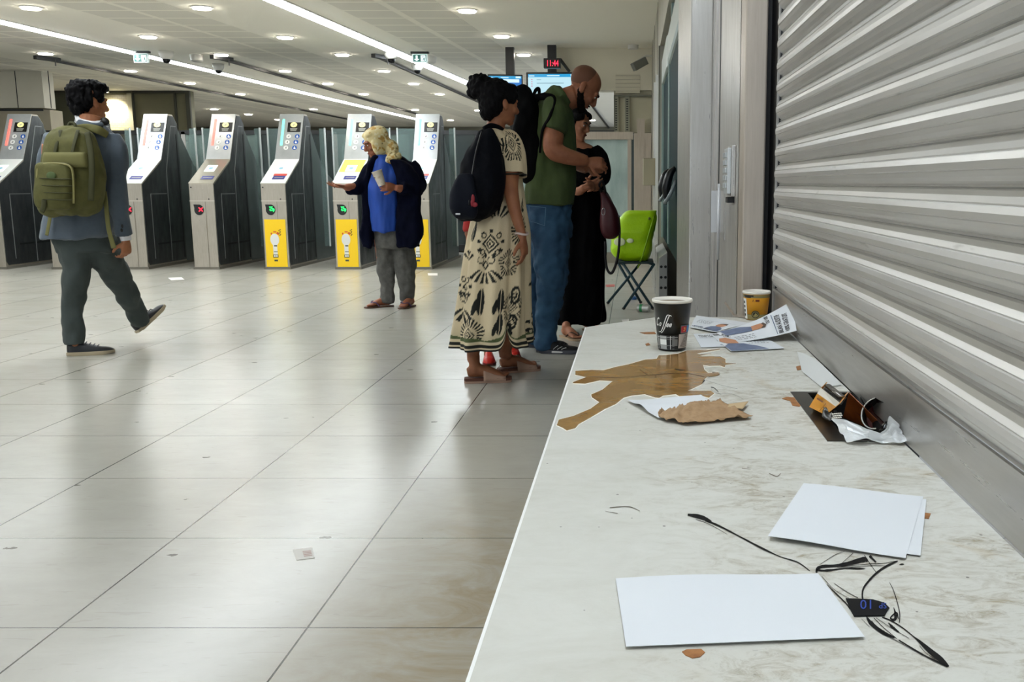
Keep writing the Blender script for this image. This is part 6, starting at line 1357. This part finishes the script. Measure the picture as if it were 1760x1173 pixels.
# ---------------------------------------------------------------- small child behind her
b = person((858, 620), 5.80, 'small person in red shoes and red top mostly hidden behind the printed dress')
R = b.root; HT = head_frame(b.p(838, 318, .0), -.9, -.1); m = MB(); head(m, HT, .82)
b.limb(m, [(838, 330, 0, 9), (839, 350, 0, 10)]); b.hull(m, [(352, 826, 852, .05, 0), (365, 816, 862, .06, 0), (420, 822, 860, .06, 0), (460, 822, 862, .05, 0)])
b.limb(m, [(818, 362, 0, 8), (808, 384, 0, 7), (804, 405, -.02, 6)]); hand(m, b.p(804, 407, -.02), (0, 0, -1), (1, 0, 0), 1, (.5, .5, .5, .5), .7)
b.limb(m, [(862, 362, 0, 8), (868, 384, 0, 7), (872, 410, -.02, 6)]); hand(m, b.p(872, 412, -.02), (0, 0, -1), (-1, 0, 0), -1, (.5, .5, .5, .5), .7)
b.limb(m, [(832, 455, 0, 12), (836, 530, 0, 9), (838, 600, 0, 7), (838, 612, 0, 7)]); b.limb(m, [(850, 455, 0, 12), (868, 530, .03, 9), (880, 590, .06, 7), (880, 604, .06, 7)])
fused('body', m, SK3, R, .006, 3)
m = MB(); RR = HT.to_3x3(); [m.blob(HT @ (Vector(c_)*.82), Vector(r_)*.82, 18, 12, RR) for c_, r_ in (((0, -.03, .05), (.083, .1, .082)), ((0, -.05, .0), (.080, .068, .075)), ((0, .03, .085), (.062, .055, .03)))]; fused('hair', m, HAIR2, R, .006, 1)
m = MB(); b.hull(m, [(350, 824, 854, .06, 0), (362, 812, 866, .08, 0), (400, 816, 864, .09, 0), (450, 816, 866, .09, 0)]); b.limb(m, [(816, 360, 0, 10), (806, 380, 0, 9), (804, 398, -.02, 8.5)]); b.limb(m, [(864, 360, 0, 10), (869, 380, 0, 9), (872, 402, -.02, 8.5)]); fused('red_top', m, M('red_cloth', 'b02c2a', .8), R, .008, 3, [(10, 10, 6, .01)])
m = MB(); b.hull(m, [(440, 818, 864, .085, 0), (460, 816, 866, .085, 0)]); b.limb(m, [(832, 455, 0, 15), (836, 530, 0, 12), (838, 575, 0, 10), (838, 590, 0, 10)]); b.limb(m, [(850, 455, 0, 15), (868, 530, .03, 12), (878, 565, .06, 10), (880, 580, .06, 10)]); fused('leggings', m, M('dark_leggings', '20232b', .85), R, .008, 3)
RED = M('shoe_red', 'cf2a1e', .4)
for (x, y, dy) in ((837, 626, 0), (880, 615, .06)):
    h_ = on_z(x, y-2, 0); shoe(R, shoe_T((h_.x, h_.y+.08, 0), (h_.x+.03, h_.y-.10, 0)), .19, RED, M('sole_red', '7a1a14', .5), hgt=.07, wd=.038, sole_h=.016)

# ---------------------------------------------------------------- bald man in the green T-shirt
b = person((948, 605), 6.05, 'person with shaved head and beard, olive green T-shirt, blue jeans and black striped sneakers')
R = b.root; SK4 = skin('skin_tan', 'a0674a', '89553c')
HT = head_frame(b.p(1003, 153, .02), -1.50, -.78)
m = MB(); head(m, HT, 1.06)
b.limb(m, [(990, 165, .02, 19), (972, 172, .02, 20), (958, 186, .01, 22), (952, 205, 0, 26)])
b.hull(m, [(190, 935, 968, .08, .0), (210, 918, 972, .10, 0), (260, 915, 975, .10, 0), (330, 915, 970, .09, 0), (360, 915, 970, .08, 0)])
b.limb(m, [(952, 205, -.14, 18), (951, 235, -.17, 17.5), (952, 258, -.19, 16.5, .95), (972, 268, -.19, 14), (995, 274, -.17, 11.5), (1008, 277, -.15, 9.5)])
hand(m, b.p(1010, 278, -.15), (1, .05, -.10), (.1, .9, -.5), -1, (.7, .8, .9, 1.0), 1.02, .4)
b.limb(m, [(962, 215, .15, 16), (972, 255, .18, 14), (992, 282, .16, 11), (1008, 290, .10, 9)]); hand(m, b.p(1010, 290, .08), (.9, -.3, .05), (.0, -.8, .4), 1, (.6, .7, .8, .9), 1.0, .4)
b.limb(m, [(930, 360, -.04, 20), (938, 470, -.04, 14), (940, 560, -.02, 10), (940, 590, -.02, 9)]); b.limb(m, [(945, 360, .10, 20), (925, 470, .12, 13), (914, 560, .15, 10), (914, 588, .15, 9)])
fused('body', m, SK4, R, .006, 3)
face_parts(HT, 1.06, R, M('brow_dark', '241510', .7))
m = MB(); RR = HT.to_3x3(); s_ = 1.06
JW = [((q*(.062-.004*f), -.004+.030*f, -.020-.034*f), (.0125+.004*f, .018, .024)) for q in (-1, 1) for f in (0, .5, 1)]+[((q*(.046-.023*f), .045+.022*f, -.070-.018*f), (.022, .024, .024)) for q in (-1, 1) for f in (0, .5, 1)]
for c_, r_ in JW+[((0, .078, -.094), (.026, .020, .024)), ((0, .092, -.048), (.024, .007, .006))]: m.blob(HT @ (Vector(c_)*s_), Vector(r_)*s_, 18, 12, RR)
fused('beard', m, M('beard_dark', '120c0a', .85, spec=.1, bump=(150, .6, .003)), R, .005, 2, [(90, 90, 90, .003)])
m = MB()
for c_, r_ in (((0, -.030, .044), (.0755, .086, .079)),): m.blob(HT @ (Vector(c_)*s_), Vector(r_)*s_, 26, 18, RR)
m.build('stubble', M('stubble_brown', '6b4430', .75), R, smooth=True)
GR = M('green_jersey', '43522a', .9, var=(7, '394624'), bump=(140, .25, .002))
m = MB()
b.hull(m, [(150, 948, 962, .04, .02), (160, 938, 972, .08, .01), (176, 926, 980, .11, 0), (200, 914, 985, .135, 0), (250, 906, 989, .14, 0), (300, 904, 988, .135, 0), (338, 902, 987, .14, 0), (352, 903, 986, .14, 0)])
b.limb(m, [(950, 172, -.08, 16), (953, 192, -.14, 22), (953, 214, -.17, 22), (951, 224, -.18, 21.5)]); b.limb(m, [(955, 176, .10, 16), (962, 200, .14, 21), (966, 226, .16, 19)])
m.tube([b.p(944, 158, .09), b.p(952, 152, .0), b.p(968, 160, -.085), b.p(980, 178, -.04)], .016, 10, smooth=4)
TS = fused('t_shirt', m, GR, R, .0075, 3, [(8, 8, 5, .015), (20, 20, 12, .006)])
JN = M('blue_denim', '2f5573', .85, var=(5, '1f3f5c', .35, .65), bump=(200, .3, .002))
m = MB(); b.hull(m, [(334, 910, 980, .11, 0), (350, 906, 983, .122, 0), (380, 904, 984, .135, 0), (400, 905, 982, .13, 0), (410, 908, 980, .12, 0)])
b.limb(m, [(946, 385, -.04, 36, .8), (947, 420, -.05, 34, .8), (949, 470, -.05, 28), (944, 520, -.04, 23), (939, 560, -.03, 20), (938, 590, -.03, 20.5), (938, 599, -.03, 20)]); b.limb(m, [(938, 385, .08, 30, .8), (930, 430, .10, 26), (922, 480, .12, 21), (916, 540, .14, 18), (912, 590, .15, 17)])
jn = fused('jeans', m, JN, R, .008, 3, [(9, 9, 8, .016), (20, 20, 22, .011)])
m = MB(); q0, q1, q2, q3 = [b.p(x, y, -.155) for x, y in ((909, 354), (938, 357), (936, 388), (911, 380))]; m.tube([q0, q1, q2, q3, q0], .0022, 6); m.build('back_pocket_seam', M('seam_denim', '5d7f99', .8), jn)
def stripes(t, T, W, H):
    m = MB()
    for s in (-1, 1):
        for i in range(3):
            y = .135+.026*i; P = []
            for f in (0, .25, .5, .75, 1):
                yy = y-.02+.03*f; hz = .030+(H(yy)*.80-.030)*f; sn = min(.99, max(0, (hz-.019)/(H(yy)-.019)))**1.25; w_ = W(yy)*.96*math.sqrt(1-sn*sn)**.8+.0015
                P.append(T @ Vector((s*w_, yy, hz)))
            m.tube(P, .0052, 8, flat=.35, up=T.to_3x3() @ Vector((0, 0, 1)))
    m.build('stripe', M('stripe_white', 'd9d9d6', .5), t, smooth=True)
    MB().obox(T @ Vector((0, .155, .013)), *(T.to_3x3() @ v for v in (Vector((1, 0, 0)), Vector((0, 1, 0)), Vector((0, 0, 1)))), .049, .05, .006).build('sole_insert', M('stripe_white'), t, bevel=.003)
    laces(t, T, W, H)
BK = M('sneaker_black', '0d0d10', .7); SW = M('sneaker_sole', '4a4c54', .6)
h_ = on_z(922, 612, 0); d_ = Vector((.285, .0, 0)); shoe(R, shoe_T((h_.x-.01, b.Y-.05, 0), (h_.x+.28, b.Y-.08, 0)), .29, BK, SW, extra=stripes)
shoe(R, shoe_T((b.p(896, 600).x, b.Y+.17, 0), (b.p(896, 600).x+.28, b.Y+.14, 0)), .29, BK, SW, extra=stripes)
# his black backpack
t = thing('backpack', b.p(918, 300, -.02), 'black backpack worn by the bald man in the green T-shirt', 'backpack')
NB3 = M('black_nylon', '050506', .85, bump=(50, .4, .003), spec=.1)
m = MB(); b.hull(m, [(146, 890, 900, .05, -.02), (150, 886, 908, .09, -.02), (170, 882, 922, .12, -.02), (200, 880, 930, .13, -.02), (250, 882, 936, .13, -.02), (290, 888, 932, .12, -.02), (308, 896, 922, .10, -.02), (314, 900, 912, .06, -.02)], ex=.7); fused('main_compartment', m, NB3, t, .008, 3, [(9, 9, 6, .02), (22, 22, 12, .009)])
m = MB(); b.limb(m, [(918, 168, -.10, 5, .5), (936, 166, -.12, 6, .5), (952, 172, -.15, 6, .5), (945, 200, -.235, 5, .5), (932, 225, -.20, 4.5, .5), (928, 262, -.165, 4, .5)]); b.limb(m, [(922, 176, .12, 5, .5), (940, 162, .13, 5, .5), (960, 168, .12, 5, .5)]); m.build('shoulder_strap', NB3, t, smooth=True)
m = MB(); b.limb(m, [(916, 166, -.06, 2.5), (921, 155, -.06, 3), (926, 153, -.06, 3), (927, 166, -.06, 2.5)]); m.build('carry_loop', NB3, t, smooth=True)
m = MB().blob(b.p(923, 164, -.09), .012, 10, 8); m.build('loop_rivet', M('rivet_white', 'e8e8e8', .3), t, smooth=True)

# ---------------------------------------------------------------- woman in the long black dress
b = person((990, 580), 6.85, 'person in a long black dress, hands held together, standing behind the bald man')
R = b.root; SK5 = skin('skin_light', 'b57a5c', '9d664b')
HT = head_frame(b.p(993, 213, -.02), -2.15, -.30)
m = MB(); head(m, HT, .94)
face_T = HT
b.limb(m, [(990, 225, .0, 11), (991, 240, .0, 11.5), (994, 252, 0, 14)])
b.hull(m, [(246, 984, 1008, .05, 0), (258, 972, 1024, .07, 0), (300, 978, 1026, .08, 0), (380, 975, 1022, .08, 0), (440, 968, 1022, .08, 0), (490, 966, 1018, .06, .02)])
b.limb(m, [(1024, 262, -.02, 11), (1033, 290, -.03, 10), (1034, 306, -.08, 9), (1026, 320, -.20, 7.5), (1022, 323, -.24, 6.5)]); hand(m, b.p(1021, 323, -.25), (-.1, -.9, .15), (-.9, .1, -.2), -1, (.7, .8, .8, .9), .9, .4)
b.limb(m, [(972, 264, -.02, 10), (972, 300, -.08, 9), (990, 328, -.16, 8), (1004, 323, -.24, 6.5)]); hand(m, b.p(1006, 322, -.25), (.95, -.2, .25), (.1, .8, .3), 1, (.5, .6, .7, .8), .92, .4)
zf = .012; hA = on_z(968, 576, zf); tA = on_z(1003, 586, zf); tA = hA+(tA-hA).normalized()*.235; hB = on_z(1002, 572, zf); hB.x = b.p(1006, 560).x; hB.y = b.Y+.1; tB = hB+Vector((.12, -.20, 0))
foot(m, hA, tA, .95, b.p(974, 560, -.02)); foot(m, hB, tB, .95, b.p(1008, 556, .08))
b.limb(m, [(975, 480, 0, 13), (974, 530, 0, 11.5), (973, 558, -.02, 8), (973, 568, -.02, 8)]); b.limb(m, [(1010, 480, .05, 13), (1010, 530, .07, 11.5), (1009, 560, .09, 8)])
fused('body', m, SK5, R, .0055, 3); face_parts(HT, .94, R, M('brow_dark', '241510', .7))
m = MB(); RR = HT.to_3x3()
for c_, r_ in (((0, -.030, .050), (.084, .100, .082)), ((0, -.055, .0), (.080, .065, .08)), ((0, -.11, .02), (.05, .045, .05)), ((.045, .02, .065), (.036, .055, .034)), ((-.045, .02, .065), (.036, .055, .034)), ((.068, -.02, .0), (.018, .045, .06)), ((-.068, -.02, .0), (.018, .045, .06))): m.blob(HT @ (Vector(c_)*.96), Vector(r_)*.96, 20, 12, RR)
fused('hair', m, HAIR2, R, .0055, 2, [(50, 50, 20, .002)])
BD = M('black_dress_cloth', '060607', .95, bump=(80, .3, .003), spec=.08)
m = MB(); b.hull(m, [(246, 996, 1008, .05, .01), (252, 982, 1018, .08, .01), (262, 968, 1030, .10, .01), (300, 970, 1034, .13, 0), (340, 966, 1036, .14, 0), (400, 960, 1038, .16, 0), (470, 956, 1040, .19, 0), (530, 955, 1042, .21, 0), (553, 957, 1041, .21, .0)])
b.limb(m, [(1020, 256, 0, 11), (1030, 272, -.02, 14), (1036, 292, -.04, 13), (1036, 304, -.08, 12), (1030, 316, -.15, 10.5)]); b.limb(m, [(975, 258, 0, 11), (972, 285, -.05, 13), (982, 318, -.12, 12), (996, 326, -.19, 10)])
dsb = fused('dress', m, BD, R, .009, 3, [(9, 9, 2.5, .028), (22, 22, 7, .009)])
for hh, tt in ((hA, tA), (hB, tB)):
    d = (tt-hh); L = d.length; d.normalize(); x = d.cross(Vector((0, 0, 1))).normalized(); up = Vector((0, 0, 1)); sa = bpy.data.objects.new('flip_flop', None); COL.objects.link(sa); sa.parent = R; sa.location = hh-wloc(R)
    P = [hh+d*L*a+x*w_ for a, w_ in pl]+[hh+d*L*a-x*w_ for a, w_ in reversed(pl)]; MB().rings([[Vector((p.x, p.y, .001)) for p in P], [Vector((p.x, p.y, .013)) for p in P]]).build('sole', M('sole_sand', 'b29a7c', .7), sa)
    MB().tube([hh+d*L*.50-x*.040+up*.006, hh+d*L*.66-x*.03+up*.036, hh+d*L*.86-x*.012+up*.020, hh+d*L*.68+x*.02+up*.040, hh+d*L*.50+x*.040+up*.006], .006, 8, flat=.6, smooth=4).build('strap', M('strap_dark', '3a2a22', .6), sa, smooth=True)
# dark red bag
t = thing('handbag', b.p(1048, 410, -.10), 'dark burgundy handbag with a dangling black strap held by the woman in black', 'bag')
m = MB(); b.hull(m, [(326, 1030, 1036, .03, -.17), (332, 1030, 1044, .05, -.17), (350, 1032, 1054, .075, -.16), (375, 1033, 1063, .09, -.16), (398, 1034, 1064, .09, -.16), (408, 1037, 1058, .07, -.16), (412, 1041, 1050, .04, -.16)], ex=.7); fused('bag_body', m, M('burgundy_leather', '48121a', .5, bump=(60, .3, .003)), t, .007, 3, [(10, 10, 7, .014)])
m = MB(); b.limb(m, [(1063, 372, -.18, 2.0), (1065, 400, -.19, 2.0), (1062, 440, -.19, 2.2), (1053, 468, -.19, 2.4), (1045, 466, -.19, 2.2), (1041, 448, -.19, 2.0), (1040, 415, -.19, 2.0)]); b.limb(m, [(1033, 330, -.20, 2), (1030, 318, -.26, 2), (1036, 312, -.26, 2), (1041, 332, -.2, 2)]); m.build('strap', M('strap_black', '141012', .5), t, smooth=True)
m = MB().tube([b.p(1037+3*math.cos(a), 364+6*math.sin(a), -.265) for a in [2*PI*i/16 for i in range(17)]], .0025, 6, cap=False); m.blob(b.p(1063, 372, -.2), .008, 10, 8); m.build('metal_ring', M('ring_metal', 'b9b9bb', .25, .8), t, smooth=True)
